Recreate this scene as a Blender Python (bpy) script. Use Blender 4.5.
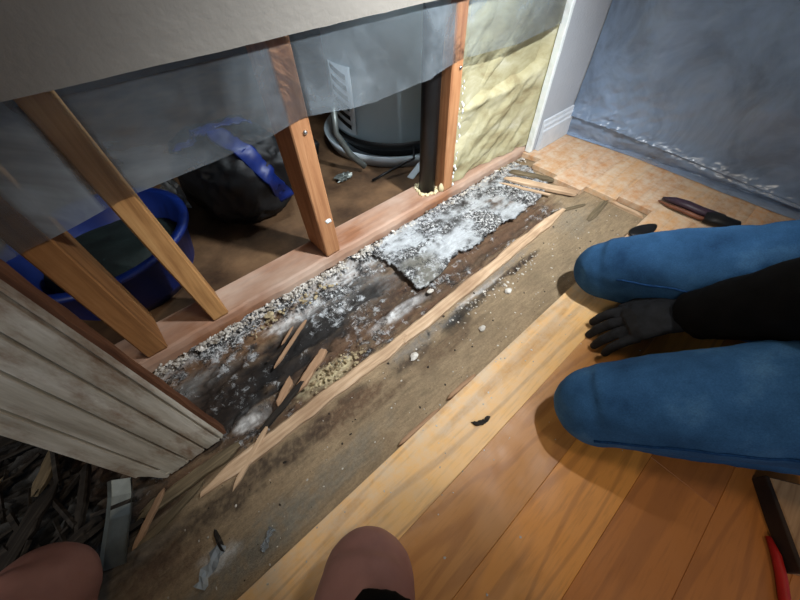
import bpy, bmesh, math, random
import numpy as np
from mathutils import Vector, Matrix, noise
from mathutils.bvhtree import BVHTree

random.seed(7)
S = bpy.context.scene
C = S.collection
for o in list(bpy.data.objects):
    bpy.data.objects.remove(o)

# ------------------------------------------------------------------ camera
# x runs along the opened wall, y into the wall, z up; the finished floor is z = 0
CAM_H = 0.64
RIGHT = Vector((0.75125, -0.65956, -0.02439))
DOWN = Vector((-0.52610, -0.57611, -0.62555))
FWD = Vector((0.39854, 0.48278, -0.77980))
cam = bpy.data.cameras.new('camera')
cam.sensor_width = 36.0
cam.lens = 330.24 / 800 * 36.0
cam.clip_start = 0.01
cam_o = bpy.data.objects.new('camera', cam)
C.objects.link(cam_o)
m = Matrix((RIGHT, -DOWN, -FWD)).transposed().to_4x4()
m.translation = (0, 0, CAM_H)
cam_o.matrix_world = m
S.camera = cam_o

# ------------------------------------------------------------------ world, lights, exposure
w = bpy.data.worlds.new('world')
S.world = w
w.use_nodes = True
bg = w.node_tree.nodes['Background']
bg.inputs[0].default_value = (0.60, 0.77, 1.0, 1)
bg.inputs[1].default_value = 0.34
S.view_settings.view_transform = 'Standard'
S.view_settings.look = 'None'
S.view_settings.exposure = 0.0
S.view_settings.gamma = 1.0
S.view_settings.use_curve_mapping = False


def lamp(name, typ, loc, energy, color, target=None, **kw):
    l = bpy.data.lights.new(name, typ)
    l.energy = energy
    l.color = color
    for k, v in kw.items():
        setattr(l, k, v)
    o = bpy.data.objects.new(name, l)
    C.objects.link(o)
    o.location = loc
    if target is not None:
        o.rotation_euler = (Vector(target) - Vector(loc)).to_track_quat('-Z', 'Y').to_euler()
    return o


# warm ceiling lamp of the room
lamp('ceiling_lamp_light', 'AREA', (0.52, -0.57, 2.31), 5.0, (1.0, 0.78, 0.52), (0.52, -0.57, 0), shape='DISK', size=0.26)
# cool head torch of the kneeling worker, aimed at the rot
lamp('head_torch_light', 'SPOT', (0.655, -0.035, 1.00), 92.0, (0.95, 0.98, 1.0), (0.66, 0.50, 0.08),
     spot_size=math.radians(97), spot_blend=1.0, shadow_soft_size=0.03)
# weak lamp of the next room, through the doorway at the left
lamp('doorway_lamp_light', 'AREA', (-1.7, -0.25, 1.9), 12.0, (1.0, 0.88, 0.74), (0.1, 0.2, 0.0), shape='DISK', size=0.35)
# added cool light behind the drywall, out of view, brightens the water heater
lamp('heater_fill_light', 'POINT', (0.62, 0.79, 0.95), 11.0, (0.82, 0.93, 1.0), None, shadow_soft_size=0.04)


# ------------------------------------------------------------------ helpers
def lin(r, g, b):
    f = lambda c: ((c / 255 + 0.055) / 1.055) ** 2.4 if c / 255 > 0.04045 else c / 255 / 12.92
    return (f(r), f(g), f(b), 1.0)


class NT:
    """small node-tree builder"""
    def __init__(self, name):
        self.m = bpy.data.materials.new(name)
        self.m.use_nodes = True
        self.t = self.m.node_tree
        self.b = self.t.nodes['Principled BSDF']
        self.out = self.t.nodes['Material Output']
        self._c = None

    def n(self, typ, **kw):
        nd = self.t.nodes.new(typ)
        for k, v in kw.items():
            setattr(nd, k, v)
        return nd

    def l(self, a, b):
        self.t.links.new(a, b)

    def coord(self, scale=(1, 1, 1), kind='Object'):
        tc = self.n('ShaderNodeTexCoord')
        mp = self.n('ShaderNodeMapping')
        mp.inputs['Scale'].default_value = scale
        self.l(tc.outputs[kind], mp.inputs[0])
        return mp.outputs[0]

    def noise(self, vec, scale, detail=6, rough=0.6, dist=0.0):
        nd = self.n('ShaderNodeTexNoise')
        nd.inputs['Scale'].default_value = scale
        nd.inputs['Detail'].default_value = detail
        nd.inputs['Roughness'].default_value = rough
        nd.inputs['Distortion'].default_value = dist
        self.l(vec, nd.inputs['Vector'])
        return nd.outputs['Fac']

    def ramp(self, fac, stops):
        r = self.n('ShaderNodeValToRGB')
        e = r.color_ramp.elements
        while len(e) < len(stops):
            e.new(0.5)
        for k, (p, c) in enumerate(stops):
            e[k].position = p
            e[k].color = c if len(c) == 4 else (*c, 1)
        self.l(fac, r.inputs[0])
        return r.outputs[0]

    def mix(self, a, b, fac=0.5, mode='MIX'):
        x = self.n('ShaderNodeMix', data_type='RGBA', blend_type=mode)
        for s, v in ((x.inputs[6], a), (x.inputs[7], b)):
            if isinstance(v, tuple):
                s.default_value = v
            else:
                self.l(v, s)
        if isinstance(fac, (int, float)):
            x.inputs[0].default_value = fac
        else:
            self.l(fac, x.inputs[0])
        return x.outputs[2]

    def bump(self, h, strength=0.3, dist=0.002):
        b = self.n('ShaderNodeBump')
        b.inputs['Strength'].default_value = strength
        b.inputs['Distance'].default_value = dist
        self.l(h, b.inputs['Height'])
        self.l(b.outputs[0], self.b.inputs['Normal'])

    def fin(self, col=None, rough=0.6, metal=0.0, spec=0.4, sub=None):
        if col is not None:
            if isinstance(col, tuple):
                self.b.inputs['Base Color'].default_value = col
            else:
                self.l(col, self.b.inputs['Base Color'])
        if isinstance(rough, (int, float)):
            self.b.inputs['Roughness'].default_value = rough
        else:
            self.l(rough, self.b.inputs['Roughness'])
        self.b.inputs['Metallic'].default_value = metal
        self.b.inputs['Specular IOR Level'].default_value = spec
        return self.m


BW = lambda v: (v, v, v, 1)


def mottled(name, c1, c2, scale=12, rough=0.6, stretch=(1, 1, 1), bump=0.2, bd=0.002, spec=0.35, detail=6, metal=0.0, lo=0.3, hi=0.7, fine=None):
    t = NT(name)
    v = t.coord(stretch)
    f = t.noise(v, scale, detail)
    c = t.ramp(f, [(lo, c1), (hi, c2)])
    h = f
    if fine:
        h = t.noise(v, fine, 4)
    if bump:
        t.bump(h, bump, bd)
    return t.fin(c, rough, metal, spec)


def wood(name, c1, c2, c3, axis='X', scale=9, rough=0.6, spec=0.3, stain=None):
    """sawn timber: long grain along one axis, knots and smudges"""
    t = NT(name)
    st = {'X': (0.06, 1, 1), 'Y': (1, 0.06, 1), 'Z': (1, 1, 0.06)}[axis]
    v = t.coord(st)
    g = t.noise(v, scale * 14, 5, 0.65, 0.6)
    c = t.ramp(g, [(0.3, c1), (0.52, c2), (0.72, c3)])
    v2 = t.coord((1, 1, 1))
    big = t.noise(v2, 7, 3)
    c = t.mix(c, stain or c1, t.ramp(big, [(0.48, BW(0)), (0.75, BW(0.75))]))
    t.bump(g, 0.25, 0.001)
    return t.fin(c, rough, 0, spec)


def tag(o, label, cat=None, group=None, kind=None):
    o['label'] = label
    if cat:
        o['category'] = cat
    if group:
        o['group'] = group
    if kind:
        o['kind'] = kind
    return o


def empty(name, loc=(0, 0, 0)):
    o = bpy.data.objects.new(name, None)
    C.objects.link(o)
    o.location = loc
    o.empty_display_size = 0.05
    return o


def link(name, me, mat, parent=None, smooth=False):
    o = bpy.data.objects.new(name, me)
    C.objects.link(o)
    if mat is not None and not me.materials:
        me.materials.append(mat)
    if parent is not None:
        o.parent = parent
        o.matrix_parent_inverse = Matrix.Translation(-parent.location)
    if smooth:
        me.polygons.foreach_set('use_smooth', [True] * len(me.polygons))
    return o


def from_bm(name, bm, mat, parent=None, smooth=False):
    bmesh.ops.recalc_face_normals(bm, faces=bm.faces)
    me = bpy.data.meshes.new(name)
    bm.to_mesh(me)
    bm.free()
    return link(name, me, mat, parent, smooth)


def add_box(bm, lo, hi, bevel=0.0, mtx=None, seg=1):
    r = bmesh.ops.create_cube(bm, size=1)
    vs = r['verts']
    lo, hi = Vector(lo), Vector(hi)
    for v in vs:
        v.co = Vector(((v.co.x + .5) * (hi.x - lo.x) + lo.x, (v.co.y + .5) * (hi.y - lo.y) + lo.y, (v.co.z + .5) * (hi.z - lo.z) + lo.z))
    es = {e for v in vs for e in v.link_edges}
    if bevel:
        rr = bmesh.ops.bevel(bm, geom=list(es), offset=bevel, segments=seg, affect='EDGES', profile=0.5)
        vs = list({v for f in rr['faces'] for v in f.verts} | {v for v in vs if v.is_valid})
    if mtx is not None:
        for v in vs:
            v.co = mtx @ v.co
    return vs


def box(name, lo, hi, mat, parent=None, bevel=0.0, mtx=None, seg=1):
    bm = bmesh.new()
    add_box(bm, lo, hi, bevel, mtx, seg)
    return from_bm(name, bm, mat, parent)


def add_tube(bm, pts, radii, seg=12, cap=True, squash=None, up=None):
    """loft of (elliptic) rings along a polyline; squash = (side, up) factors per point"""
    pts = [Vector(p) for p in pts]
    if isinstance(radii, (int, float)):
        radii = [radii] * len(pts)
    rings = []
    prev = None
    for i, p in enumerate(pts):
        t = (pts[min(i + 1, len(pts) - 1)] - pts[max(i - 1, 0)]).normalized()
        if up is not None:
            u = Vector(up)
        elif prev is None:
            u = Vector((0, 0, 1)) if abs(t.z) < 0.9 else Vector((0, 1, 0))
        else:
            u = prev
        u = (u - t * u.dot(t)).normalized()
        prev = u
        s = t.cross(u)
        a, b = (1, 1) if squash is None else (squash if isinstance(squash, tuple) else squash[i])
        rings.append([bm.verts.new(p + s * (math.cos(k * 2 * math.pi / seg) * radii[i] * a) + u * (math.sin(k * 2 * math.pi / seg) * radii[i] * b)) for k in range(seg)])
    for i in range(len(rings) - 1):
        for k in range(seg):
            bm.faces.new((rings[i][k], rings[i][(k + 1) % seg], rings[i + 1][(k + 1) % seg], rings[i + 1][k]))
    if cap:
        bm.faces.new(list(reversed(rings[0])))
        bm.faces.new(rings[-1])


def add_ball(bm, c, r, sc=(1, 1, 1), sub=2, mtx=None):
    rr = bmesh.ops.create_icosphere(bm, subdivisions=sub, radius=1)
    for v in rr['verts']:
        p = Vector((v.co.x * r * sc[0], v.co.y * r * sc[1], v.co.z * r * sc[2]))
        v.co = (mtx @ p if mtx is not None else p) + Vector(c)


def lathe(bm, prof, seg=40, c=(0, 0, 0)):
    c = Vector(c)
    rings = [[bm.verts.new(c + Vector((r * math.cos(2 * math.pi * k / seg), r * math.sin(2 * math.pi * k / seg), z))) for k in range(seg)] for r, z in prof]
    for i in range(len(rings) - 1):
        for k in range(seg):
            bm.faces.new((rings[i][k], rings[i][(k + 1) % seg], rings[i + 1][(k + 1) % seg], rings[i + 1][k]))
    return rings


def grid_mesh(name, us, vs, fn, mat, parent=None, attrs=None, smooth=True):
    """regular grid; fn(u, v) -> (x, y, z)"""
    nu, nv = len(us), len(vs)
    co = [fn(u, v) for v in vs for u in us]
    fc = [(j * nu + i, j * nu + i + 1, (j + 1) * nu + i + 1, (j + 1) * nu + i) for j in range(nv - 1) for i in range(nu - 1)]
    me = bpy.data.meshes.new(name)
    me.from_pydata(co, [], fc)
    return link(name, me, mat, parent, smooth)


def voxel_body(name, bm, mat, parent, voxel=0.006, smooth=6, wrinkle=None, factor=0.5):
    """fuse overlapping lofts into one continuous surface"""
    me = bpy.data.meshes.new(name + '_raw')
    bmesh.ops.recalc_face_normals(bm, faces=bm.faces)
    bm.to_mesh(me)
    bm.free()
    tmp = bpy.data.objects.new(name + '_raw', me)
    C.objects.link(tmp)
    r = tmp.modifiers.new('r', 'REMESH')
    r.mode = 'VOXEL'
    r.voxel_size = voxel
    s = tmp.modifiers.new('s', 'SMOOTH')
    s.iterations = smooth
    s.factor = factor
    dg = bpy.context.evaluated_depsgraph_get()
    new = bpy.data.meshes.new_from_object(tmp.evaluated_get(dg))
    new.name = name
    bpy.data.objects.remove(tmp)
    bpy.data.meshes.remove(me)
    if wrinkle:
        nrm = [v.normal.copy() for v in new.vertices]
        for v, nn in zip(new.vertices, nrm):
            v.co += nn * wrinkle(v.co)
    new.materials.clear()
    return link(name, new, mat, parent, True)


def fbm(x, y, z=0.0, o=5, h=0.9, lac=2.1):
    return noise.fractal((x, y, z), h, lac, o)      # about -1..1


def sst(a, b, x):
    if a == b:
        return float(x > a)
    t = max(0.0, min(1.0, (x - a) / (b - a)))
    return t * t * (3 - 2 * t)


# ------------------------------------------------------------------ materials
def floor_material():
    t = NT('varnished_maple_boards')
    oi = t.n('ShaderNodeObjectInfo')
    v = t.coord((0.10, 1, 1))
    shift = t.n('ShaderNodeVectorMath', operation='MULTIPLY_ADD')
    shift.inputs[1].default_value = (1, 1, 1)
    t.l(v, shift.inputs[0])
    cm = t.n('ShaderNodeCombineXYZ')
    mm = t.n('ShaderNodeMath', operation='MULTIPLY')
    mm.inputs[1].default_value = 37.0
    t.l(oi.outputs['Random'], mm.inputs[0])
    t.l(mm.outputs[0], cm.inputs[0])
    t.l(mm.outputs[0], cm.inputs[2])
    t.l(cm.outputs[0], shift.inputs[2])
    vec = shift.outputs[0]
    wv = t.n('ShaderNodeTexNoise')
    wv.inputs['Scale'].default_value = 11
    wv.inputs['Detail'].default_value = 1.5
    wv.inputs['Distortion'].default_value = 0.4
    t.l(vec, wv.inputs['Vector'])
    rings = t.n('ShaderNodeMath', operation='MULTIPLY')
    rings.inputs[1].default_value = 52
    t.l(wv.outputs['Fac'], rings.inputs[0])
    sn = t.n('ShaderNodeMath', operation='SINE')
    t.l(rings.outputs[0], sn.inputs[0])
    ring_c = t.ramp(sn.outputs[0], [(0.0, BW(0)), (0.9, BW(1))])
    fine = t.noise(vec, 180, 4, 0.6)
    dark = t.mix(oi.outputs['Color'], lin(140, 84, 42), 0.5)
    c = t.mix(oi.outputs['Color'], dark, t.ramp(ring_c, [(0.3, BW(0)), (1, BW(0.75))]))
    c = t.mix(c, lin(120, 70, 34), t.ramp(fine, [(0.5, BW(0)), (0.8, BW(0.35))]))
    # plaster dust settled near the broken edge and by the plastic sheet
    g = t.n('ShaderNodeNewGeometry')
    sp = t.n('ShaderNodeSeparateXYZ')
    t.l(g.outputs['Position'], sp.inputs[0])
    near_edge = t.n('ShaderNodeMapRange')
    near_edge.inputs[1].default_value = 0.00
    near_edge.inputs[2].default_value = 0.15
    t.l(sp.outputs[1], near_edge.inputs[0])
    far = t.n('ShaderNodeMapRange')
    far.inputs[1].default_value = 0.92
    far.inputs[2].default_value = 1.15
    t.l(sp.outputs[0], far.inputs[0])
    mx = t.n('ShaderNodeMath', operation='MAXIMUM')
    t.l(near_edge.outputs[0], mx.inputs[0])
    t.l(far.outputs[0], mx.inputs[1])
    wp = t.coord((1, 1, 1), 'Object')
    gp = t.noise(g.outputs['Position'], 26, 8, 0.72)
    dm = t.n('ShaderNodeMath', operation='MULTIPLY')
    t.l(mx.outputs[0], dm.inputs[0])
    t.l(t.ramp(gp, [(0.34, BW(0.12)), (0.62, BW(0.8))]), dm.inputs[1])
    c = t.mix(c, lin(214, 200, 178), dm.outputs[0])
    # specks of debris all over
    sp2 = t.noise(g.outputs['Position'], 150, 3, 0.7)
    c = t.mix(c, lin(225, 215, 195), t.ramp(sp2, [(0.74, BW(0)), (0.80, BW(0.8))]))
    rg = t.ramp(t.noise(g.outputs['Position'], 14, 5), [(0.3, BW(0.33)), (0.75, BW(0.6))])
    t.bump(fine, 0.06, 0.001)
    t.fin(c, rg, 0, 0.4)
    return t.m


M_floor = floor_material()
M_stud = wood('fir_stud_wood', lin(158, 112, 68), lin(198, 148, 94), lin(214, 168, 112), 'Z', 5, 0.62, 0.25)
M_stud_red = wood('reddish_stud_wood', lin(152, 102, 68), lin(184, 132, 92), lin(200, 152, 110), 'Z', 5, 0.6, 0.25)
M_stud_old = wood('old_brown_stud_wood', lin(128, 88, 54), lin(162, 114, 70), lin(180, 132, 86), 'Z', 5, 0.65, 0.2)
M_stick = wood('pale_splintered_wood', lin(164, 136, 108), lin(200, 172, 142), lin(218, 194, 166), 'X', 7, 0.75, 0.15, stain=lin(146, 116, 90))
M_stick_brown = wood('tan_splinter_wood', lin(132, 104, 80), lin(166, 134, 106), lin(190, 160, 130), 'X', 7, 0.75, 0.15)
M_dark_stick = wood('blackened_rotten_wood', lin(22, 20, 20), lin(46, 42, 38), lin(78, 72, 64), 'X', 7, 0.8, 0.2)
M_grey_stick = wood('weathered_grey_wood', lin(74, 66, 54), lin(112, 100, 80), lin(146, 132, 106), 'X', 7, 0.85, 0.1)


def plate_material():
    t = NT('dusty_bottom_plate')
    v = t.coord((0.08, 1, 1))
    g = t.noise(v, 60, 5)
    c = t.ramp(g, [(0.3, lin(136, 92, 66)), (0.7, lin(170, 122, 90))])
    d = t.noise(t.coord((0.5, 1, 1)), 9, 5, 0.55)
    c = t.mix(c, lin(206, 186, 170), t.ramp(d, [(0.36, BW(0)), (0.72, BW(0.8))]))
    t.bump(d, 0.3, 0.002)
    return t.fin(c, 0.6, 0, 0.35)


M_plate = plate_material()


def drywall_material(name, c, scale=60):
    t = NT(name)
    v = t.coord()
    n1 = t.noise(v, 2.2, 4)
    f = t.noise(v, scale, 4, 0.55)
    col = t.mix(c, tuple(x * 0.80 for x in c[:3]) + (1,), t.ramp(n1, [(0.35, BW(0)), (0.7, BW(0.7))]))
    t.bump(f, 0.5, 0.004)
    return t.fin(col, 0.75, 0, 0.25)


M_wall = drywall_material('textured_wall_paint', lin(150, 146, 139))
M_wall_grey = drywall_material('smooth_wall_paint', lin(178, 184, 192), 160)
M_edge = mottled('white_cut_edge', lin(226, 238, 238), lin(244, 248, 248), 60, 0.6, bump=0.3)
M_trimw = mottled('white_trim_paint', lin(196, 204, 212), lin(214, 220, 226), 30, 0.4, bump=0.05, spec=0.5)
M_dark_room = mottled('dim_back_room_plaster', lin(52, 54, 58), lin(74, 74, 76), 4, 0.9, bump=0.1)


def casing_material():
    t = NT('dirty_white_casing_paint')
    v = t.coord((1, 1, 0.08))
    g = t.noise(v, 55, 6, 0.65)
    c = t.ramp(g, [(0.28, lin(146, 138, 122)), (0.5, lin(192, 186, 170)), (0.72, lin(222, 218, 206))])
    s = t.noise(t.coord((1, 1, 0.35)), 22, 6, 0.7)
    c = t.mix(c, lin(126, 92, 62), t.ramp(s, [(0.50, BW(0)), (0.68, BW(0.8))]))
    t.bump(g, 0.5, 0.002)
    return t.fin(c, 0.65, 0, 0.3)


M_casing = casing_material()
M_casing_edge = wood('red_brown_casing_edge', lin(88, 58, 42), lin(120, 82, 60), lin(142, 104, 78), 'Z', 6, 0.8, 0.15)
M_back_floor = mottled('dirty_brown_back_floor', lin(58, 42, 30), lin(122, 94, 68), 7, 0.55, bump=0.4, bd=0.006, detail=8, lo=0.32, hi=0.68)
M_black_pipe = mottled('black_abs_pipe', lin(9, 9, 10), lin(16, 16, 18), 30, 0.45, bump=0.05, spec=0.5)
M_foam = mottled('pale_spray_foam', lin(206, 190, 140), lin(232, 222, 190), 60, 0.8, bump=0.5)
M_steel = mottled('staple_steel', lin(170, 172, 176), lin(205, 206, 210), 80, 0.3, bump=0, metal=1.0)
M_blue = mottled('blue_plastic', lin(8, 26, 84), lin(12, 44, 124), 9, 0.42, bump=0.3, bd=0.004, spec=0.5)
M_black_bag = mottled('black_bag_plastic', lin(6, 7, 8), lin(15, 16, 19), 10, 0.6, bump=0.5, bd=0.006, spec=0.5)
M_green_dark = mottled('dark_green_black_cloth', lin(10, 18, 18), lin(26, 40, 38), 14, 0.8, bump=0.5, bd=0.006)
M_tank = mottled('pale_blue_grey_enamel', lin(168, 196, 210), lin(184, 208, 220), 3, 0.35, bump=0, spec=0.5)
M_tank_base = mottled('white_drain_pan', lin(188, 200, 206), lin(214, 224, 230), 12, 0.4, bump=0.1)
M_slot = mottled('black_vent_slot', lin(6, 6, 7), lin(14, 14, 15), 20, 0.6, bump=0)
M_wire = mottled('black_cable_rubber', lin(10, 10, 11), lin(20, 20, 22), 40, 0.5, bump=0)
M_metal_dull = mottled('dull_grey_metal', lin(92, 98, 96), lin(134, 140, 136), 18, 0.42, stretch=(1, 1, 1), bump=0.15, metal=0.6)
M_red = mottled('red_rubber', lin(150, 26, 24), lin(190, 40, 34), 20, 0.45, bump=0.05)
M_offcut_side = mottled('wood_offcut_dark_edge', lin(30, 20, 14), lin(60, 42, 28), 20, 0.8, bump=0.3)
M_offcut = wood('pale_offcut_wood', lin(140, 104, 72), lin(172, 134, 96), lin(190, 154, 116), 'X', 6, 0.65, 0.2)
M_tool_dark = mottled('dark_purple_tool_grip', lin(36, 28, 40), lin(70, 52, 66), 24, 0.45, bump=0.1)
M_tool_brown = mottled('brown_tool_edge', lin(96, 58, 44), lin(140, 92, 70), 24, 0.5, bump=0.1)
M_lampw = mottled('white_lamp_enamel', lin(225, 225, 220), lin(240, 240, 236), 12, 0.4, bump=0)


def insulation_material():
    t = NT('yellow_glass_wool')
    v = t.coord((1, 1, 2.0))
    a = t.noise(v, 9, 7, 0.62, 0.4)
    c = t.ramp(a, [(0.28, lin(146, 132, 98)), (0.48, lin(178, 172, 138)), (0.62, lin(192, 188, 158)), (0.78, lin(212, 210, 194))])
    f = t.noise(t.coord((0.4, 1, 1.6)), 120, 5, 0.7)
    t.bump(f, 0.35, 0.003)
    return t.fin(c, 0.95, 0, 0.05)


M_insul = insulation_material()


def rot_material(name):
    """stain colours with shapes of their own come from the 'rot' attribute; 'mould' says how
    thickly the wood is speckled with white and black mould; fine fibre grain on top"""
    t = NT(name)
    at = t.n('ShaderNodeAttribute', attribute_name='rot')
    md = t.n('ShaderNodeAttribute', attribute_name='mould')
    v = t.coord()
    f = t.noise(v, 210, 6, 0.75)
    g = t.noise(t.coord((0.22, 1, 1)), 110, 7, 0.75, 0.3)
    c = t.mix(at.outputs['Color'], t.ramp(f, [(0.25, BW(0.55)), (0.5, BW(1.0)), (0.75, BW(1.5))]), 0.5, 'MULTIPLY')
    c = t.mix(c, t.ramp(g, [(0.3, BW(0.45)), (0.52, BW(0.95)), (0.7, BW(1.4))]), 0.55, 'MULTIPLY')

    def speck(scale, col, lo, hi, seed):
        nonlocal c
        mp = t.n('ShaderNodeMapping')
        mp.inputs['Location'].default_value = (seed, seed * 1.7, 0)
        t.l(v, mp.inputs[0])
        k = t.noise(mp.outputs[0], scale, 8, 0.78, 0.4)
        # threshold slides with the amount of mould
        ad = t.n('ShaderNodeMath', operation='MULTIPLY_ADD')
        ad.inputs[1].default_value = 0.22
        t.l(md.outputs['Fac'], ad.inputs[0])
        t.l(k, ad.inputs[2])
        m_ = t.n('ShaderNodeMath', operation='MULTIPLY')
        t.l(t.ramp(ad.outputs[0], [(lo, BW(0)), (hi, BW(1))]), m_.inputs[0])
        t.l(t.ramp(md.outputs['Fac'], [(0.0, BW(0)), (0.25, BW(0.9))]), m_.inputs[1])
        c = t.mix(c, col, m_.outputs[0])
    speck(38, lin(206, 212, 216), 0.63, 0.76, 3.0)
    speck(34, lin(34, 33, 34), 0.62, 0.74, 8.0)
    speck(85, lin(18, 18, 19), 0.66, 0.73, 5.0)
    speck(150, lin(232, 234, 234), 0.72, 0.80, 1.0)
    ad = t.n('ShaderNodeMath', operation='ADD')
    t.l(f, ad.inputs[0])
    t.l(g, ad.inputs[1])
    t.bump(ad.outputs[0], 0.7, 0.004)
    wet = t.n('ShaderNodeAttribute', attribute_name='wet')
    rr = t.ramp(wet.outputs['Fac'], [(0, BW(0.78)), (1, BW(0.18))])
    return t.fin(c, rr, 0, 0.4)


M_rot = rot_material('rotten_subfloor')


def plastic_material(name, haze, tint, rough, amount):
    """thin polythene film: part clear, part milky (scatters both ways), glossy on top.
    'cling' thins the milkiness over timber; below zero it paints brightness into the haze"""
    t = NT(name)
    v = t.coord()
    n = t.noise(v, 5, 5, 0.6, 0.8)
    tr = t.n('ShaderNodeBsdfTransparent')
    tr.inputs[0].default_value = (0.93, 0.96, 1.0, 1)
    tl = t.n('ShaderNodeBsdfTranslucent')
    tl.inputs[0].default_value = tint
    df = t.n('ShaderNodeBsdfDiffuse')
    df.inputs[0].default_value = tint
    ms = t.n('ShaderNodeMixShader')
    ms.inputs[0].default_value = 0.4
    t.l(df.outputs[0], ms.inputs[1])
    t.l(tl.outputs[0], ms.inputs[2])
    at = t.n('ShaderNodeAttribute', attribute_name='cling_glow')
    hz = t.n('ShaderNodeMath', operation='MULTIPLY')
    t.l(t.ramp(n, [(0.36, BW(haze * 0.5)), (0.52, BW(haze * 0.9)), (0.68, BW(min(1, haze * 1.7)))]), hz.inputs[0])
    sb = t.n('ShaderNodeMath', operation='SUBTRACT')
    sb.inputs[0].default_value = 1.0
    t.l(at.outputs['Fac'], sb.inputs[1])
    t.l(sb.outputs[0], hz.inputs[1])
    m1 = t.n('ShaderNodeMixShader')
    t.l(hz.outputs[0], m1.inputs[0])
    t.l(tr.outputs[0], m1.inputs[1])
    t.l(ms.outputs[0], m1.inputs[2])
    gl = t.n('ShaderNodeBsdfGlossy')
    gl.inputs['Roughness'].default_value = rough
    gl.inputs[0].default_value = (1, 1, 1, 1)
    fr = t.n('ShaderNodeFresnel')
    fr.inputs['IOR'].default_value = 1.45
    fm = t.n('ShaderNodeMath', operation='MULTIPLY')
    fm.inputs[1].default_value = amount
    t.l(fr.outputs[0], fm.inputs[0])
    m2 = t.n('ShaderNodeMixShader')
    t.l(fm.outputs[0], m2.inputs[0])
    t.l(m1.outputs[0], m2.inputs[1])
    t.l(gl.outputs[0], m2.inputs[2])
    t.l(m2.outputs[0], t.out.inputs[0])
    b = t.n('ShaderNodeBump')
    b.inputs['Strength'].default_value = 0.35
    b.inputs['Distance'].default_value = 0.004
    t.l(t.noise(v, 14, 5, 0.6, 1.2), b.inputs['Height'])
    for nd in (gl, df, fr):
        t.l(b.outputs[0], nd.inputs['Normal'])
    t.t.nodes.remove(t.b)
    return t.m


M_film = plastic_material('clear_polythene_film', 0.34, lin(182, 196, 206), 0.25, 0.9)
M_curtain = plastic_material('blue_lit_polythene', 0.86, lin(166, 192, 226), 0.24, 1.6)  # blue of the light on the sheet put into its tint
M_crinkle = plastic_material('crinkled_clear_plastic', 0.45, lin(206, 218, 226), 0.12, 1.6)


def denim_material():
    t = NT('blue_denim')
    v = t.coord()
    big = t.noise(v, 9, 4)
    fine = t.noise(v, 420, 3, 0.7)
    c = t.ramp(big, [(0.3, lin(32, 62, 94)), (0.55, lin(50, 88, 126)), (0.78, lin(82, 120, 154))])
    c = t.mix(c, t.ramp(fine, [(0.3, BW(0.65)), (0.7, BW(1.35))]), 0.5, 'MULTIPLY')
    t.bump(fine, 0.3, 0.001)
    return t.fin(c, 0.9, 0, 0.1)


M_denim = denim_material()
M_denim_dark = mottled('dark_denim_seam', lin(18, 46, 82), lin(30, 66, 108), 200, 0.9, bump=0.3, bd=0.001, spec=0.1)
M_glove = mottled('black_knit_glove', lin(13, 14, 16), lin(34, 36, 40), 60, 0.75, bump=0.5, bd=0.003, spec=0.25)
M_jacket = mottled('black_jacket_cloth', lin(7, 7, 8), lin(16, 16, 17), 20, 0.9, bump=0.4, bd=0.004, spec=0.1)
M_boot = mottled('black_boot_leather', lin(12, 12, 13), lin(26, 25, 25), 20, 0.5, bump=0.2)
M_hair = mottled('dark_brown_hair', lin(26, 18, 13), lin(52, 36, 24), 90, 0.6, stretch=(1, 1, 0.2), bump=0.6, bd=0.004)
M_eye = mottled('dark_eye', lin(16, 12, 10), lin(30, 22, 16), 20, 0.2, bump=0)


def skin_material(name, c1, c2):
    t = NT(name)
    v = t.coord()
    n = t.noise(v, 12, 5)
    c = t.ramp(n, [(0.3, c1), (0.72, c2)])
    t.bump(t.noise(v, 260, 3), 0.15, 0.001)
    t.b.inputs['Subsurface Weight'].default_value = 0.08
    t.b.inputs['Subsurface Radius'].default_value = (0.012, 0.005, 0.003)
    return t.fin(c, 0.55, 0, 0.3)


M_skin = skin_material('bare_skin', lin(140, 100, 94), lin(166, 124, 116))

# ================================================================== STRUCTURE
SUB = -0.018                       # top of the subfloor
ROW = 0.1025                       # board width
EDGE = 0.137                       # broken edge of the finished floor

base = box('floor_base', (-1.6, -1.5, -0.10), (1.60, 0.66, -0.045), M_back_floor)
tag(base, 'rough underlying floor slab below the rotten subfloor', kind='structure')
for lo, hi in (((-1.6, -1.5, -0.045), (1.60, EDGE - 0.012, SUB - 0.0008)), ((1.17, EDGE - 0.012, -0.045), (1.60, 0.66, SUB - 0.0008))):
    o = box('floor_sheathing', lo, hi, M_grey_stick)
    tag(o, 'hidden sheathing carrying the varnished floorboards', kind='structure')

# --- varnished boards, every board an object of its own
floor = empty('floor')
tag(floor, 'varnished honey coloured wooden floorboards around the torn out strip', kind='structure')
TONES = [lin(236, 184, 110), lin(194, 134, 70), lin(218, 146, 66), lin(196, 134, 74), lin(206, 148, 84), lin(176, 116, 66), lin(220, 168, 98)]


def board(x0, x1, y0, y1, tone, ragged=0.0):
    bm = bmesh.new()
    add_box(bm, (x0, y0 + 0.0001, SUB), (x1, y1 - 0.0001, 0.0), 0.0006)
    if ragged:
        for v in bm.verts:
            if v.co.x < (x0 + x1) / 2:
                v.co.x += ragged * noise.noise((v.co.y * 40, x0 * 9, 3.0))
    o = from_bm('floorboard', bm, M_floor, floor)
    o.color = tone
    return o


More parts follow.
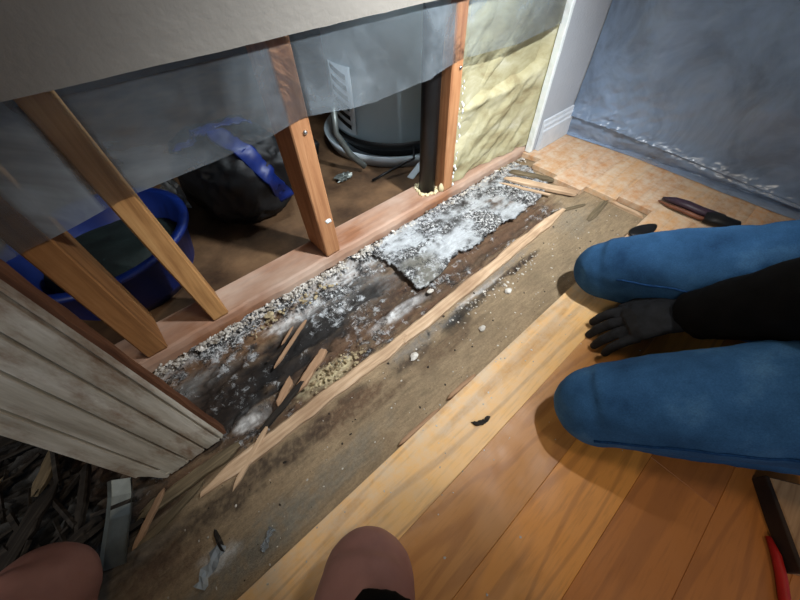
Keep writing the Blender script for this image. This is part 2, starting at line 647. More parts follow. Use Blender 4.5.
rnd = random.Random(3)
joints = {0: [-0.9, 0.95], 1: [-0.55, 0.72], 2: [-0.2, 1.0], 3: [0.42], 4: [-0.6, 0.85], 5: [0.1], 6: [-0.3, 0.9], 7: [0.5]}
for r in range(12):
    y1 = EDGE - r * ROW
    y0 = y1 - ROW
    cuts = [-1.55] + joints.get(r, [rnd.uniform(-0.8, 0.0), rnd.uniform(0.3, 1.2)]) + [1.55]
    for k in range(len(cuts) - 1):
        tone = TONES[r] if r < 3 else (lin(186, 116, 54), lin(170, 104, 50), lin(178, 112, 56))[(r * 2 + k) % 3]
        if r == 0 and k == 2:
            tone = TONES[4]
        board(cuts[k], cuts[k + 1], y0, y1, tone)
# board stumps left at the far end, their ends staggered
for y0, y1, x0, tn in ((EDGE, 0.240, 1.128, 3), (0.240, 0.342, 1.105, 4), (0.342, 0.445, 1.075, 3), (0.445, 0.547, 1.105, 1), (0.547, 0.622, 1.150, 3)):
    board(x0, 1.55, y0, y1, TONES[tn], 0.02)

# --- rotten subfloor: a height field with stain colours and one painted glint
TAN, TAN2 = np.array(lin(150, 131, 104)[:3]), np.array(lin(112, 93, 72)[:3])
GREY = np.array(lin(128, 126, 116)[:3])
WHITE = np.array(lin(222, 224, 224)[:3])
CREAM = np.array(lin(214, 202, 164)[:3])
BLACK = np.array(lin(20, 19, 19)[:3])
DARK = np.array(lin(58, 46, 38)[:3])
BROWN = np.array(lin(98, 73, 54)[:3])
OCHRE = np.array(lin(142, 108, 76)[:3])
SMOKE = np.array(lin(116, 118, 118)[:3])


def blob(x, y, cx, cy, rx, ry, n, amt=0.9, soft=0.55):
    d = math.hypot((x - cx) / rx, (y - cy) / ry) + n * amt
    return 1.0 - sst(1.0 - soft, 1.0 + soft * 0.4, d)


BLOBS = [   # centre, radii, colour, strength
    (0.10, 0.603, 0.45, 0.016, WHITE, 0.8),
    (0.02, 0.570, 0.30, 0.035, OCHRE, 0.75),
    (-0.10, 0.575, 0.10, 0.03, BROWN, 0.8),
    (0.171, 0.405, 0.10, 0.04, BROWN, 0.75),
    (0.30, 0.44, 0.16, 0.06, DARK, 0.7),
    (0.22, 0.50, 0.16, 0.06, SMOKE, 0.75),
    (0.34, 0.56, 0.20, 0.05, SMOKE, 0.6),
    (-0.15, 0.53, 0.10, 0.035, SMOKE, 0.8),
    (-0.08, 0.45, 0.13, 0.075, BLACK, 1.0),
    (-0.13, 0.47, 0.12, 0.06, DARK, 0.7),
    (0.03, 0.455, 0.08, 0.05, BLACK, 0.85),
    (0.14, 0.475, 0.12, 0.06, BLACK, 0.95),
    (0.272, 0.49, 0.07, 0.03, BLACK, 0.85),
    (0.246, 0.535, 0.08, 0.02, BLACK, 0.6),
    (0.13, 0.552, 0.09, 0.022, WHITE, 0.75),
    (0.25, 0.575, 0.14, 0.022, WHITE, 0.7),
    (0.32, 0.385, 0.10, 0.016, WHITE, 0.95),
    (0.09, 0.362, 0.07, 0.022, CREAM, 0.85),
    (-0.08, 0.385, 0.05, 0.03, SMOKE, 0.7),
    (-0.095, 0.378, 0.03, 0.018, WHITE, 0.8),  # white glint of the wet patch, painted in
    (0.42, 0.40, 0.08, 0.03, DARK, 0.7),
    (0.62, 0.375, 0.35, 0.022, DARK, 0.6),
    (0.75, 0.40, 0.30, 0.02, BROWN, 0.7),
    (0.46, 0.276, 0.13, 0.018, BLACK, 0.8),
    (0.64, 0.280, 0.14, 0.009, DARK, 0.9),
    (0.14, 0.232, 0.08, 0.010, TAN2, 0.9),
    (0.10, 0.285, 0.05, 0.012, BLACK, 0.6),
    (0.38, 0.232, 0.03, 0.020, DARK, 0.5),
    (0.50, 0.290, 0.10, 0.008, WHITE, 0.6),
    (0.39, 0.262, 0.06, 0.02, BLACK, 0.75),
    (0.68, 0.276, 0.10, 0.006, DARK, 0.95),
    (0.60, 0.302, 0.16, 0.012, SMOKE, 0.6),
    (0.30, 0.285, 0.10, 0.02, SMOKE, 0.6),
    (0.25, 0.262, 0.07, 0.014, DARK, 0.8),
    (0.33, 0.235, 0.09, 0.025, TAN2, 0.9),
    (0.06, 0.265, 0.11, 0.03, BROWN, 0.8),
    (-0.05, 0.27, 0.12, 0.028, DARK, 0.75),
    (-0.20, 0.275, 0.14, 0.03, DARK, 0.75),
    (-0.30, 0.25, 0.10, 0.04, BROWN, 0.6),
    (-0.17, 0.18, 0.16, 0.035, GREY, 0.8),
    (-0.22, 0.21, 0.04, 0.02, WHITE, 0.7),
    (0.02, 0.19, 0.10, 0.03, GREY, 0.5),
    (0.95, 0.30, 0.10, 0.07, GREY, 0.4),
]


def rot_color(x, y):
    n1 = fbm(x * 7, y * 11, 1.0, 4)
    n2 = fbm(x * 26, y * 40, 5.0, 5)
    n3 = fbm(x * 9, y * 75, 9.0, 4)
    n4 = fbm(x * 90, y * 120, 2.0, 3)
    r = sst(0.318, 0.345, y + 0.010 * n2) * (1 - sst(0.93, 1.02, x + 0.03 * n2))
    c = TAN * (1 + 0.22 * n1 + 0.10 * n2)
    c = c * (1 - 0.35 * sst(0.1, 0.7, n2 * 0.6 + n3 * 0.5)) + TAN2 * 0.35 * sst(0.1, 0.7, n2 * 0.6 + n3 * 0.5)
    rc = BROWN * (1 - sst(-0.4, 0.5, n3)) + TAN2 * sst(-0.4, 0.5, n3)
    rc = rc * (1 - 0.6 * sst(0.05, 0.6, n2)) + DARK * 0.6 * sst(0.05, 0.6, n2)
    c = c * (1 - r) + rc * r
    for bx, by, rx, ry, col, s in BLOBS:
        if abs(x - bx) > rx * 1.9 or abs(y - by) > ry * 2.2:
            continue
        k = blob(x, y, bx, by, rx, ry, 0.45 * n2 + 0.35 * n1 + 0.25 * n3) * s
        if col is not BLACK:
            k *= 0.45 + 0.55 * sst(-0.45, 0.15, n4 + 0.5 * n3 + 0.3 * n2)
        c = c * (1 - k) + col * k
    # doorway side: blackened debris
    d = (1 - sst(-0.36, -0.24, x + 0.05 * n2 - (0.40 - y) * 0.45)) * sst(0.22, 0.36, y + 0.04 * n2 - x * 0.15 - 0.05)
    dc = BLACK * 1.4 * (1 - sst(0.0, 0.6, n3)) + SMOKE * 0.45 * sst(0.0, 0.6, n3)
    c = c * (1 - d) + dc * d
    return c, r, d, n1, n2, n3, n4


xs = np.concatenate([np.arange(-0.95, -0.40, 0.012), np.arange(-0.40, 1.19, 0.0034)])
ys = np.concatenate([np.arange(0.118, 0.34, 0.0040), np.arange(0.34, 0.658, 0.0034)])
verts, cols, wets, moulds = [], [], [], []
for y in ys:
    for x in xs:
        x, y = float(x), float(y)
        c, r, d, n1, n2, n3, n4 = rot_color(x, y)
        z = SUB + 0.0012 * n2
        lum = float(c.mean())
        z += r * (-0.007 + 0.005 * n1 + 0.005 * n2 + 0.003 * n3 + 0.0008 * n4)
        z += (1 - r) * 0.0012 * n3
        z -= 0.006 * r * (1 - sst(0.02, 0.12, lum))
        z += d * (0.010 * n2 + 0.014 * n3 + 0.004)
        # split along the dark crack south of the slat
        k = blob(x, y, 0.68, 0.274, 0.10, 0.006, 0.4 * n2)
        z -= 0.006 * k
        # heap against the bottom plate
        z += 0.010 * sst(0.585, 0.625, y) * (0.8 + 0.5 * n2)
        if y < EDGE + 0.012 or x > 1.08:
            z = min(z, SUB - 0.001)
        verts.append((x, y, max(z, -0.044)))
        cols.append((*np.clip(c, 0.003, 0.95), 1.0))
        mo = r * (0.45 + 0.8 * n1 + 0.5 * n2) * (0.6 + 0.5 * sst(0.45, 0.6, y)) + 0.32 * blob(x, y, 0.46, 0.28, 0.18, 0.025, 0.4 * n2)
        moulds.append(max(0.0, min(1.0, mo)) * (1 - d))
        wets.append(0.55 * blob(x, y, -0.09, 0.385, 0.06, 0.04, 0.6 * n2) + 0.35 * blob(x, y, -0.22, 0.2, 0.15, 0.06, 0.6 * n2) + 0.25 * d)
nx, ny = len(xs), len(ys)
me = bpy.data.meshes.new('subfloor')
me.from_pydata(verts, [], [(j * nx + i, j * nx + i + 1, (j + 1) * nx + i + 1, (j + 1) * nx + i) for j in range(ny - 1) for i in range(nx - 1)])
a = me.attributes.new('rot', 'FLOAT_COLOR', 'POINT')
a.data.foreach_set('color', np.array(cols, dtype=np.float32).ravel())
a = me.attributes.new('mould', 'FLOAT', 'POINT')
a.data.foreach_set('value', np.array(moulds, dtype=np.float32))
a = me.attributes.new('wet', 'FLOAT', 'POINT')
a.data.foreach_set('value', np.array(wets, dtype=np.float32))
o = link('subfloor', me, M_rot, None, True)
tag(o, 'rotten mouldy subfloor strip with black and brown decay along the wall', kind='structure')

# --- wall framing
Y0 = 0.622                          # front face of plate and studs
PT = 0.020                          # top of the bottom plate
pb = bmesh.new()
n = 70
xsP = np.linspace(-0.30, 1.172, n)
ring = []
for k, x in enumerate(xsP):
    f = 0.006 * fbm(x * 9, 1.0) + 0.004 * fbm(x * 40, 2.0)
    t = 0.0025 * fbm(x * 14, 7.0)
    prof = [(Y0 + max(f, -0.002), -0.016), (Y0 + f * 0.6, 0.004 + t), (Y0 + 0.004 + max(f, 0), PT - 0.003 + t), (Y0 + 0.010 + max(f, 0), PT), (Y0 + 0.095, PT), (Y0 + 0.098, PT - 0.004), (Y0 + 0.098, -0.016)]
    ring.append([pb.verts.new((x, py, pz)) for py, pz in prof])
for k in range(n - 1):
    for j in range(7):
        pb.faces.new((ring[k][j], ring[k][(j + 1) % 7], ring[k + 1][(j + 1) % 7], ring[k + 1][j]))
pb.faces.new(ring[0])
pb.faces.new(list(reversed(ring[-1])))
plate = from_bm('bottom_plate', pb, M_plate)
tag(plate, 'long dusty reddish bottom plate of the opened wall under the studs', 'wall plate')


def stud(x_bot, x_top, w, mat, label, depth=0.094, ztop=2.38, y=None):
    y = Y0 + 0.004 if y is None else y
    bm = bmesh.new()
    add_box(bm, (0, 0, 0), (w, depth, 1.0), 0.0025)
    bmesh.ops.subdivide_edges(bm, edges=[e for e in bm.edges if abs(e.verts[0].co.z - e.verts[1].co.z) > 0.5], cuts=10)
    for v in bm.verts:
        z = PT + v.co.z * (ztop - PT)
        k = (z - PT) / 0.48
        v.co = Vector((x_bot + (x_top - x_bot) * min(k, 1.3) + v.co.x + 0.0012 * fbm(z * 6, v.co.x * 30), y + v.co.y, z))
    o = from_bm('wall_stud', bm, mat)
    tag(o, label, 'stud', 'wall studs on the bottom plate')
    return o


def nail(parent, x, y, z, r=0.0045):
    bm = bmesh.new()
    add_tube(bm, [(x, y + 0.003, z), (x, y - 0.003, z), (x, y - 0.005, z)], [r, r, r * 0.6], 10)
    return from_bm('nail', bm, M_steel, parent, True)


s0 = stud(-0.190, -0.185, 0.042, M_stud_old, 'thick brown stud nearest the fluted white casing', 0.120)
s1 = stud(-0.0455, -0.064, 0.0375, M_stud, 'pale leaning stud between the brown stud and the black bag')
s2 = stud(0.2685, 0.262, 0.043, M_stud_red, 'orange brown stud in the middle of the opening with a nail head')
s3 = stud(0.716, 0.708, 0.040, M_stud_red, 'reddish stud beside the black drain pipe')
nail(s2, 0.291, Y0 + 0.004, 0.345)
nail(s3, 0.738, Y0 + 0.004, 0.36)
bm = bmesh.new()
add_ball(bm, (0.296, Y0 + 0.004, 0.127), 0.009, (1, 0.3, 0.7), 2)
for v in bm.verts:
    v.co.x += 0.004 * fbm(v.co.x * 200, v.co.z * 200)
    v.co.z += 0.004 * fbm(v.co.z * 200, v.co.x * 200, 3.0)
sp = from_bm('plaster_spot', bm, M_edge, s2, True)

# --- walls
wb = bmesh.new()
out = [(-1.6, 0.500), (-1.6, 2.42), (1.43, 2.42), (1.43, 0.0), (1.172, 0.0), (1.172, 0.500)]
# the lower cut is slightly wavy
cut = [(x, 0.500 + 0.0022 * fbm(x * 8, 3.0)) for x in np.linspace(1.172, -0.262, 60)]
poly = [(-1.6, 2.12), (-1.6, 2.42), (1.53, 2.42), (1.53, 0.001), (1.172, 0.001)] + cut + [(-0.262, 2.12)]
f = wb.faces.new([wb.verts.new((x, 0.606, z)) for x, z in poly])
r = bmesh.ops.extrude_face_region(wb, geom=[f])
for v in r['geom']:
    if isinstance(v, bmesh.types.BMVert):
        v.co.y = Y0 - 0.0005
bmesh.ops.triangulate(wb, faces=wb.faces, ngon_method='EAR_CLIP')
wallb = from_bm('wall_back', wb, M_wall)
tag(wallb, 'textured off white drywall cut off in a straight line above the opening', kind='structure')
# whiter cut edge of the remaining drywall strip, and the smooth grey strip beside it
eb = bmesh.new()
add_box(eb, (1.158, 0.600, 0.001), (1.174, 0.6225, 0.4985), 0.002)
bmesh.ops.subdivide_edges(eb, edges=[e for e in eb.edges if abs(e.verts[0].co.z - e.verts[1].co.z) > 0.3], cuts=24)
for v in eb.verts:
    v.co.x += 0.002 * fbm(v.co.z * 30, v.co.y * 30, 4.0)
from_bm('cut_edge', eb, M_edge, wallb)
box('smooth_panel', (1.176, 0.6035, 0.001), (1.43, 0.6058, 0.499), M_wall_grey, wallb)

# baseboard with a moulded top
bb = bmesh.new()
prof = [(0.602, 0.0), (0.588, 0.0), (0.588, 0.070), (0.592, 0.075), (0.592, 0.086), (0.596, 0.092), (0.597, 0.103), (0.602, 0.106)]
ends = [[bb.verts.new((x, y, z + 0.001)) for y, z in prof] for x in (1.196, 1.395)]
for j in range(len(prof)):
    bb.faces.new((ends[0][j], ends[0][(j + 1) % len(prof)], ends[1][(j + 1) % len(prof)], ends[1][j]))
bb.faces.new(ends[0])
bb.faces.new(list(reversed(ends[1])))
o = from_bm('baseboard_back', bb, M_trimw)
tag(o, 'short piece of white moulded baseboard left in the corner', kind='structure')

o = box('wall_right', (1.535, -1.6, 0.0), (1.60, 0.606, 2.42), M_wall_grey)
tag(o, 'grey wall at the right behind the hanging plastic sheet', kind='structure')
o = box('floor_doorway', (-1.6, 0.655, -0.06), (-0.30, 0.722, -0.022), M_dark_stick)
tag(o, 'blackened threshold floor in the doorway beside the casing', kind='structure')
o = box('ceiling', (-1.6, -1.6, 2.42), (2.2, 2.9, 2.50), M_wall)
tag(o, 'white ceiling above the room', kind='structure')

# --- next room seen through the opening
o = box('floor_back_room', (-1.2, 0.722, -0.06), (2.2, 2.7, -0.018), M_back_floor)
tag(o, 'dirty brown floor of the utility room behind the studs', kind='structure')
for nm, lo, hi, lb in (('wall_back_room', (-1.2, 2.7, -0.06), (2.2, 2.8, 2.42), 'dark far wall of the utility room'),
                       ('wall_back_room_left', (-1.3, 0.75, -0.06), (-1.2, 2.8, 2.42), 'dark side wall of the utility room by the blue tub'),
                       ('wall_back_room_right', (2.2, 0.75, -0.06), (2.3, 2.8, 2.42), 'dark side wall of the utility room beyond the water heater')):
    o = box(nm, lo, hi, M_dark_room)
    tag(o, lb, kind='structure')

# --- fluted door casing at the left, dirty white, broken foot
cx0, cx1, cy = -0.264, -0.139, 0.380
flutes = [-0.1475, -0.176, -0.206, -0.240]
px = []
for x in np.linspace(cx1, cx0, 130):
    d = 0.0
    for g in flutes:
        d = max(d, 0.0050 * math.exp(-((x - g) / 0.0016) ** 4))
    if x > -0.143:
        d = max(d, 0.004 * (x + 0.143) / 0.004)
    px.append((float(x), cy + d))
cb = bmesh.new()
zs = [-1] + list(np.linspace(0.06, 2.10, 60))
rows = []
for k, z in enumerate(zs):
    row = []
    for x, y in px:
        if k == 0:
            zz = -0.014 + 0.004 * fbm(x * 90, 4.0) + 0.058 * sst(-0.246, -0.262, x)
        else:
            zz = float(z)
        row.append(cb.verts.new((x, y + 0.0004 * fbm(zz * 30, x * 60, 8.0), zz)))
    row.append(cb.verts.new((cx0, cy + 0.021, row[-1].co.z)))
    row.append(cb.verts.new((cx1 - 0.001, cy + 0.021, row[0].co.z)))
    rows.append(row)
nr = len(rows[0])
for k in range(len(rows) - 1):
    for j in range(nr):
        cb.faces.new((rows[k][j], rows[k][(j + 1) % nr], rows[k + 1][(j + 1) % nr], rows[k + 1][j]))
cb.faces.new(list(reversed(rows[0])))
cb.faces.new(rows[-1])
casing = from_bm('trim_1', cb, M_casing)
tag(casing, 'fluted dirty white door casing with a broken foot', kind='structure')
eb = bmesh.new()
add_box(eb, (cx1 - 0.0015, cy + 0.004, -0.016), (cx1 + 0.006, cy + 0.023, 2.10), 0.001)
bmesh.ops.subdivide_edges(eb, edges=[e for e in eb.edges if abs(e.verts[0].co.z - e.verts[1].co.z) > 0.5], cuts=60)
for v in eb.verts:
    v.co.x += 0.003 * fbm(v.co.z * 22, v.co.y * 60, 2.0)
from_bm('raw_edge', eb, M_casing_edge, casing)
o = box('trim_2', (-0.262, cy + 0.024, -0.012), (-0.243, 0.62, 2.10), M_casing_edge, None, 0.001)
tag(o, 'raw wooden door jamb board behind the fluted casing', kind='structure')

# --- ceiling light
cl = empty('ceiling_light', (0.52, -0.57, 2.42))
tag(cl, 'round white ceiling light above the kneeling worker', 'lamp')
bm = bmesh.new()
rg = lathe(bm, [(0.19, 2.42), (0.19, 2.385), (0.17, 2.372), (0.165, 2.36)], 40, (0.52, -0.57, 0))
bm.faces.new(rg[0]); bm.faces.new(rg[-1])
from_bm('lamp_base', bm, M_lampw, cl, True)
bm = bmesh.new()
rg = lathe(bm, [(0.16, 2.359), (0.15, 2.34), (0.10, 2.325), (0.03, 2.32)], 40, (0.52, -0.57, 0))
bm.faces.new(rg[-1])
t = NT('lit_lamp_glass')
t.b.inputs['Emission Color'].default_value = (1.0, 0.80, 0.55, 1)
t.b.inputs['Emission Strength'].default_value = 6.0
from_bm('diffuser', bm, t.fin(lin(245, 235, 215), 0.4), cl, True)
# ================================================================== OBJECTS
# --- polythene film hanging over the studs under the cut drywall
def interp(tab, x):
    if x <= tab[0][0]:
        return tab[0][1]
    for (a, p), (b, q) in zip(tab, tab[1:]):
        if x <= b:
            return p + (q - p) * (x - a) / (b - a)
    return tab[-1][1]


HEM = [(-0.262, 0.318), (-0.20, 0.325), (-0.146, 0.331), (-0.02, 0.350), (0.10, 0.357), (0.22, 0.363), (0.30, 0.372), (0.45, 0.360), (0.61, 0.364), (0.763, 0.380), (0.95, 0.372), (1.156, 0.385)]
ANCH = [-0.262, -0.17, -0.042, 0.285, 0.728, 1.156]


def film_y(x, z):
    i = max(k for k in range(len(ANCH)) if ANCH[k] <= x + 1e-9)
    i = min(i, len(ANCH) - 2)
    t = (x - ANCH[i]) / (ANCH[i + 1] - ANCH[i])
    belly = math.sin(math.pi * t) * (ANCH[i + 1] - ANCH[i])
    low = 1 - sst(0.36, 0.50, z)
    y = 0.6242 - 0.030 * belly * low
    y -= low * belly * 0.03 * max(0.0, fbm(x * 9 + z * 5, z * 9, 3.0))
    if 0.76 < x < 1.15:
        y = min(y, 0.617 - 0.004 * low) if z < 0.49 else y
    return y


fx, fz = np.linspace(-0.262, 1.156, 200), np.linspace(0, 1, 34)
film = grid_mesh('plastic_film', fx, fz, lambda u, v: (u, film_y(u, interp(HEM, u) + v * (0.60 - interp(HEM, u))), interp(HEM, u) + v * (0.60 - interp(HEM, u))), M_film)
a = film.data.attributes.new('cling_glow', 'FLOAT', 'POINT')
cl = []
for v in film.data.vertices:
    x, z = v.co.x, v.co.z
    k = -1.3 * sst(-0.03, -0.07, x) * (0.8 + 0.6 * fbm(x * 12, z * 10, 6.0)) - 0.35 * sst(0.16, 0.02, x) * sst(-0.05, 0.0, x) + 0.42 * blob(x, z, 0.13, 0.43, 0.16, 0.14, 0.5 * fbm(x * 9, z * 9)) + 0.30 * blob(x, z, 0.50, 0.40, 0.22, 0.10, 0.5 * fbm(x * 9, z * 9))  # left bay milkier: brightness of the lit film painted into its haze
    for c, tp, wd, s in ((-0.027, -0.045, 0.020, 0.92), (0.292, 0.284, 0.020, 0.72), (0.735, 0.727, 0.018, 0.85), (-0.169, -0.164, 0.018, 0.3)):
        xc = c + (tp - c) * (z / 0.5)
        q = 1 - sst(wd, wd + 0.008, abs(x - xc))
        k = k * (1 - q) + s * q
    cl.append(k)
a.data.foreach_set('value', cl)
tag(film, 'clear cloudy plastic film hanging across the studs below the drywall', 'plastic sheet')

# --- large plastic sheet hung over the right wall, folded at the floor
def curtain(u, v):
    y = 0.600 - u * 1.85
    ridge = max(0.022, 0.073 - 0.082 * (0.464 - y)) if y < 0.464 else 0.073
    k = sst(0.45, -0.2, y)
    xb = 1.398 + 0.060 * (0.60 - y)
    near = math.exp(-((y - 0.45) / 0.16) ** 2)
    if v < 0.12:                                    # flap lying on the floor
        t = v / 0.12
        return (xb - (0.010 + 0.050 * k) * (1 - t) - 0.004 * fbm(y * 14, t * 2), y, 0.0025 + 0.006 * t * (0.6 + abs(fbm(y * 22, t * 3))))
    if v < 0.24:                                    # rises to the bright fold
        t = (v - 0.12) / 0.12
        z = 0.0085 + (ridge - 0.0085) * t
        return (xb - 0.022 * math.sin(math.pi * min(1, t * 0.9)) * (0.35 + 0.65 * k) + 0.006 * fbm(y * 20, z * 30), y, z)
    t = (v - 0.24) / 0.76
    z = ridge + (2.30 - ridge) * t ** 1.7
    d = math.exp(-(z - ridge) / 0.020) * 0.014
    cr = 1 - abs(fbm(y * 13 + z * 20, z * 9 - y * 11, 7.0, 3)) * 2.2
    wr = 0.010 * (near + 0.25) * math.exp(-z / 0.11) * max(0.0, cr) ** 5 + 0.022 * near * math.exp(-z / 0.16) * (1 - 2 * abs(fbm(y * 9 + z * 14, z * 7 - y * 6, 2.0, 3)))
    return (xb - d - wr + 0.020 * fbm(y * 3.0 + z, z * 2.2, 6.0, 3) * sst(0.05, 0.5, z) + 0.0025 * fbm(y * 26 + z * 18, z * 20, 1.0, 3), y, z)


cur = grid_mesh('plastic_curtain', np.linspace(0, 1, 420), np.concatenate([np.linspace(0, 0.24, 26), np.linspace(0.25, 0.6, 80), np.linspace(0.61, 1, 40)]), curtain, M_curtain)
tag(cur, 'large blue grey plastic sheet hung over the right wall with a folded hem', 'plastic sheet')

# --- glass wool in the last bay
def wool(u, v):
    x = 0.760 + u * 0.408
    z = PT + 0.002 + v * 0.60
    edge = min(1, min(u, 1 - u) / 0.12)
    lump = 0.026 * fbm(x * 4, z * 7 - x * 4, 2.0, 3) + 0.003 * fbm(x * 22, z * 30, 5.0, 4)
    tear = 0.020 * sst(0.0, 0.03, z - 0.235 - 0.10 * (x - 0.76) - 0.012 * fbm(x * 12, 1.0)) - 0.012 * math.exp(-((z - 0.235 - 0.1 * (x - 0.76)) / 0.012) ** 2)
    y = 0.642 - lump - 0.012 * (edge - 1) * -1.2 + tear * 0.7 + 0.014 * (1 - edge) * (u < 0.5)
    y = y + (0.6248 - y) * sst(0.86, 0.99, u)
    return (x + 0.006 * fbm(z * 18, x * 3, 4.0) * (1 - edge), min(max(y, 0.6240), 0.668), z)


ins = empty('insulation_batt', (0.958, 0.66, PT))
tag(ins, 'torn yellow glass wool insulation between reddish stud and white drywall edge', 'insulation')
ob = grid_mesh('wool_face', np.linspace(0, 1, 90), np.linspace(0, 1, 120), wool, M_insul, ins)
box('wool_back', (0.762, 0.650, PT + 0.001), (1.172, 0.716, 0.62), M_insul, ins, 0.006)
bm = bmesh.new()
rr = random.Random(5)
for k in range(26):                                 # loose tufts on the stud side
    z = rr.uniform(0.03, 0.33)
    add_ball(bm, (0.757 + rr.uniform(-0.004, 0.004), 0.622 + rr.uniform(-0.002, 0.008), z), rr.uniform(0.002, 0.005), (0.8, 0.7, 1.5), 1)
o = from_bm('wool_tufts', bm, M_edge, ins, True)
o['kind'] = 'stuff'

# --- black drain pipe through the plate
pipe = empty('drain_pipe', (0.690, 0.676, PT))
tag(pipe, 'black plastic drain pipe standing beside the reddish stud', 'pipe')
bm = bmesh.new()
add_tube(bm, [(0.690, 0.676, PT - 0.002), (0.690, 0.676, 0.3), (0.690, 0.676, 2.38)], 0.0255, 24)
from_bm('pipe_body', bm, M_black_pipe, pipe, True)
bm = bmesh.new()
for k in range(60):
    an = k / 60 * 2 * math.pi
    q = 0.031 + rr.uniform(-.003, .008)
    add_ball(bm, (0.690 + q * math.cos(an), 0.676 + q * math.sin(an), PT + 0.002), rr.uniform(0.003, 0.008), (rr.uniform(.7, 1.5), rr.uniform(.7, 1.3), 0.8), 1)
add_ball(bm, (0.720, 0.636, PT + 0.012), 0.014, (1.1, 0.7, 1.2), 2)
from_bm('foam_seal', bm, M_foam, pipe, True)

# --- water heater in the next room
WC = Vector((0.935, 1.115, 0))
wh = empty('water_heater', (WC.x, WC.y, -0.018))
tag(wh, 'pale grey cylindrical water heater standing behind the studs', 'water heater')
bm = bmesh.new()
rg = lathe(bm, [(0.235, 0.035), (0.25, 0.045), (0.25, 1.45), (0.23, 1.48)], 64, WC)
bm.faces.new(list(reversed(rg[0]))); bm.faces.new(rg[-1])
from_bm('tank', bm, M_tank, wh, True)
bm = bmesh.new()
rg = lathe(bm, [(0.254, 0.030), (0.258, 0.034), (0.258, 0.052), (0.2505, 0.056)], 64, WC)
from_bm('black_band', bm, M_slot, wh, True)
bm = bmesh.new()
rg = lathe(bm, [(0.20, -0.0175), (0.285, -0.0175), (0.300, 0.028), (0.296, 0.028), (0.280, -0.010), (0.20, -0.010)], 64, WC)
from_bm('drain_pan', bm, M_tank_base, wh, True)
bm = bmesh.new()
rg = lathe(bm, [(0.22, -0.0098), (0.22, 0.036)], 48, WC)
from_bm('burner_skirt', bm, M_slot, wh, True)
th0 = math.atan2(-0.03, -1.0)
pv = bmesh.new()
for k in range(14):
    th = th0 + 0.30 * (k / 13 - 0.5) * 1.6
    for zz in (0.07, 0.285):
        pv.verts.new((WC.x + 0.2525 * math.cos(th), WC.y + 0.2525 * math.sin(th), zz))
pv.verts.ensure_lookup_table()
for k in range(13):
    pv.faces.new((pv.verts[2 * k], pv.verts[2 * k + 2], pv.verts[2 * k + 3], pv.verts[2 * k + 1]))
vent = from_bm('vent_panel', pv, M_tank_base, wh, True)
md = vent.modifiers.new('t', 'SOLIDIFY'); md.thickness = 0.003
for i in range(6):
    bm = bmesh.new()
    for j in range(7):
        th = th0 + 0.16 - 0.32 * j / 6
        z0 = 0.085 + i * 0.032 + 0.022 * j / 6
        for zz in (z0, z0 + 0.015):
            for rr_ in (0.252, 0.257):
                bm.verts.new((WC.x + rr_ * math.cos(th), WC.y + rr_ * math.sin(th), zz))
    bm.verts.ensure_lookup_table()
    V = bm.verts
    for j in range(6):
        p = 4 * j
        for q in ((0, 4, 6, 2), (1, 3, 7, 5), (2, 6, 7, 3), (0, 1, 5, 4)):
            bm.faces.new([V[p + s] for s in q])
    from_bm('vent_slot', bm, M_slot, vent)
bm = bmesh.new()
add_tube(bm, [(0.60, 1.02, 0.21), (0.575, 0.99, 0.20), (0.565, 0.985, 0.14), (0.60, 0.97, 0.06), (0.64, 0.945, 0.01)], [0.011, 0.011, 0.011, 0.011, 0.011], 10)
o = from_bm('gas_pipe', bm, M_metal_dull, None, True)
tag(o, 'dull metal pipe elbow bent down in front of the heater vents', 'pipe')
bm = bmesh.new()
add_tube(bm, [(0.62, 0.88, -0.010), (0.66, 0.865, 0.004), (0.72, 0.850, 0.018), (0.78, 0.835, 0.030), (0.80, 0.86, 0.06)], 0.0045, 8)
o = from_bm('cable', bm, M_wire, None, True)
tag(o, 'short black cable curving over the floor by the drain pan', 'cable')
bm = bmesh.new()
add_box(bm, (-0.04, -0.010, 0), (0.045, 0.016, 0.006), 0.002, Matrix.Translation((0.775, 0.815, -0.012)) @ Matrix.Rotation(0.25, 4, 'Z') @ Matrix.Rotation(-0.25, 4, 'Y'))
o = from_bm('plastic_offcut', bm, M_tank_base)
tag(o, 'white plastic offcut lying under the water heater edge', 'offcut')

# --- crumpled plastics, tub and bag on the utility room floor
tub = empty('blue_tub', (-0.15, 0.95, -0.018))
tag(tub, 'round blue plastic tub behind the pale leaning stud', 'tub')
bm = bmesh.new()
rg = lathe(bm, [(0.14, -0.018), (0.165, 0.02), (0.190, 0.125), (0.204, 0.128), (0.204, 0.138), (0.184, 0.138), (0.158, 0.02), (0.13, -0.006)], 48, (-0.15, 0.95, 0))
bm.faces.new(list(reversed(rg[0]))); bm.faces.new(rg[-1])
from_bm('tub_shell', bm, M_blue, tub, True)
bm = bmesh.new()
bmesh.ops.create_icosphere(bm, subdivisions=4, radius=1)
for v in bm.verts:
    p = v.co.normalized()
    k = 1 + 0.16 * fbm(p.x * 2.2, p.y * 2.2, p.z * 2.2) + 0.06 * fbm(p.x * 7, p.y * 7, p.z * 7)
    v.co = Vector((-0.15 + 0.150 * k * p.x, 0.95 + 0.150 * k * p.y, 0.055 + 0.062 * k * p.z))
o = from_bm('cloth_heap', bm, M_green_dark, None, True)
tag(o, 'dark green black cloth heaped inside the blue tub', 'cloth')

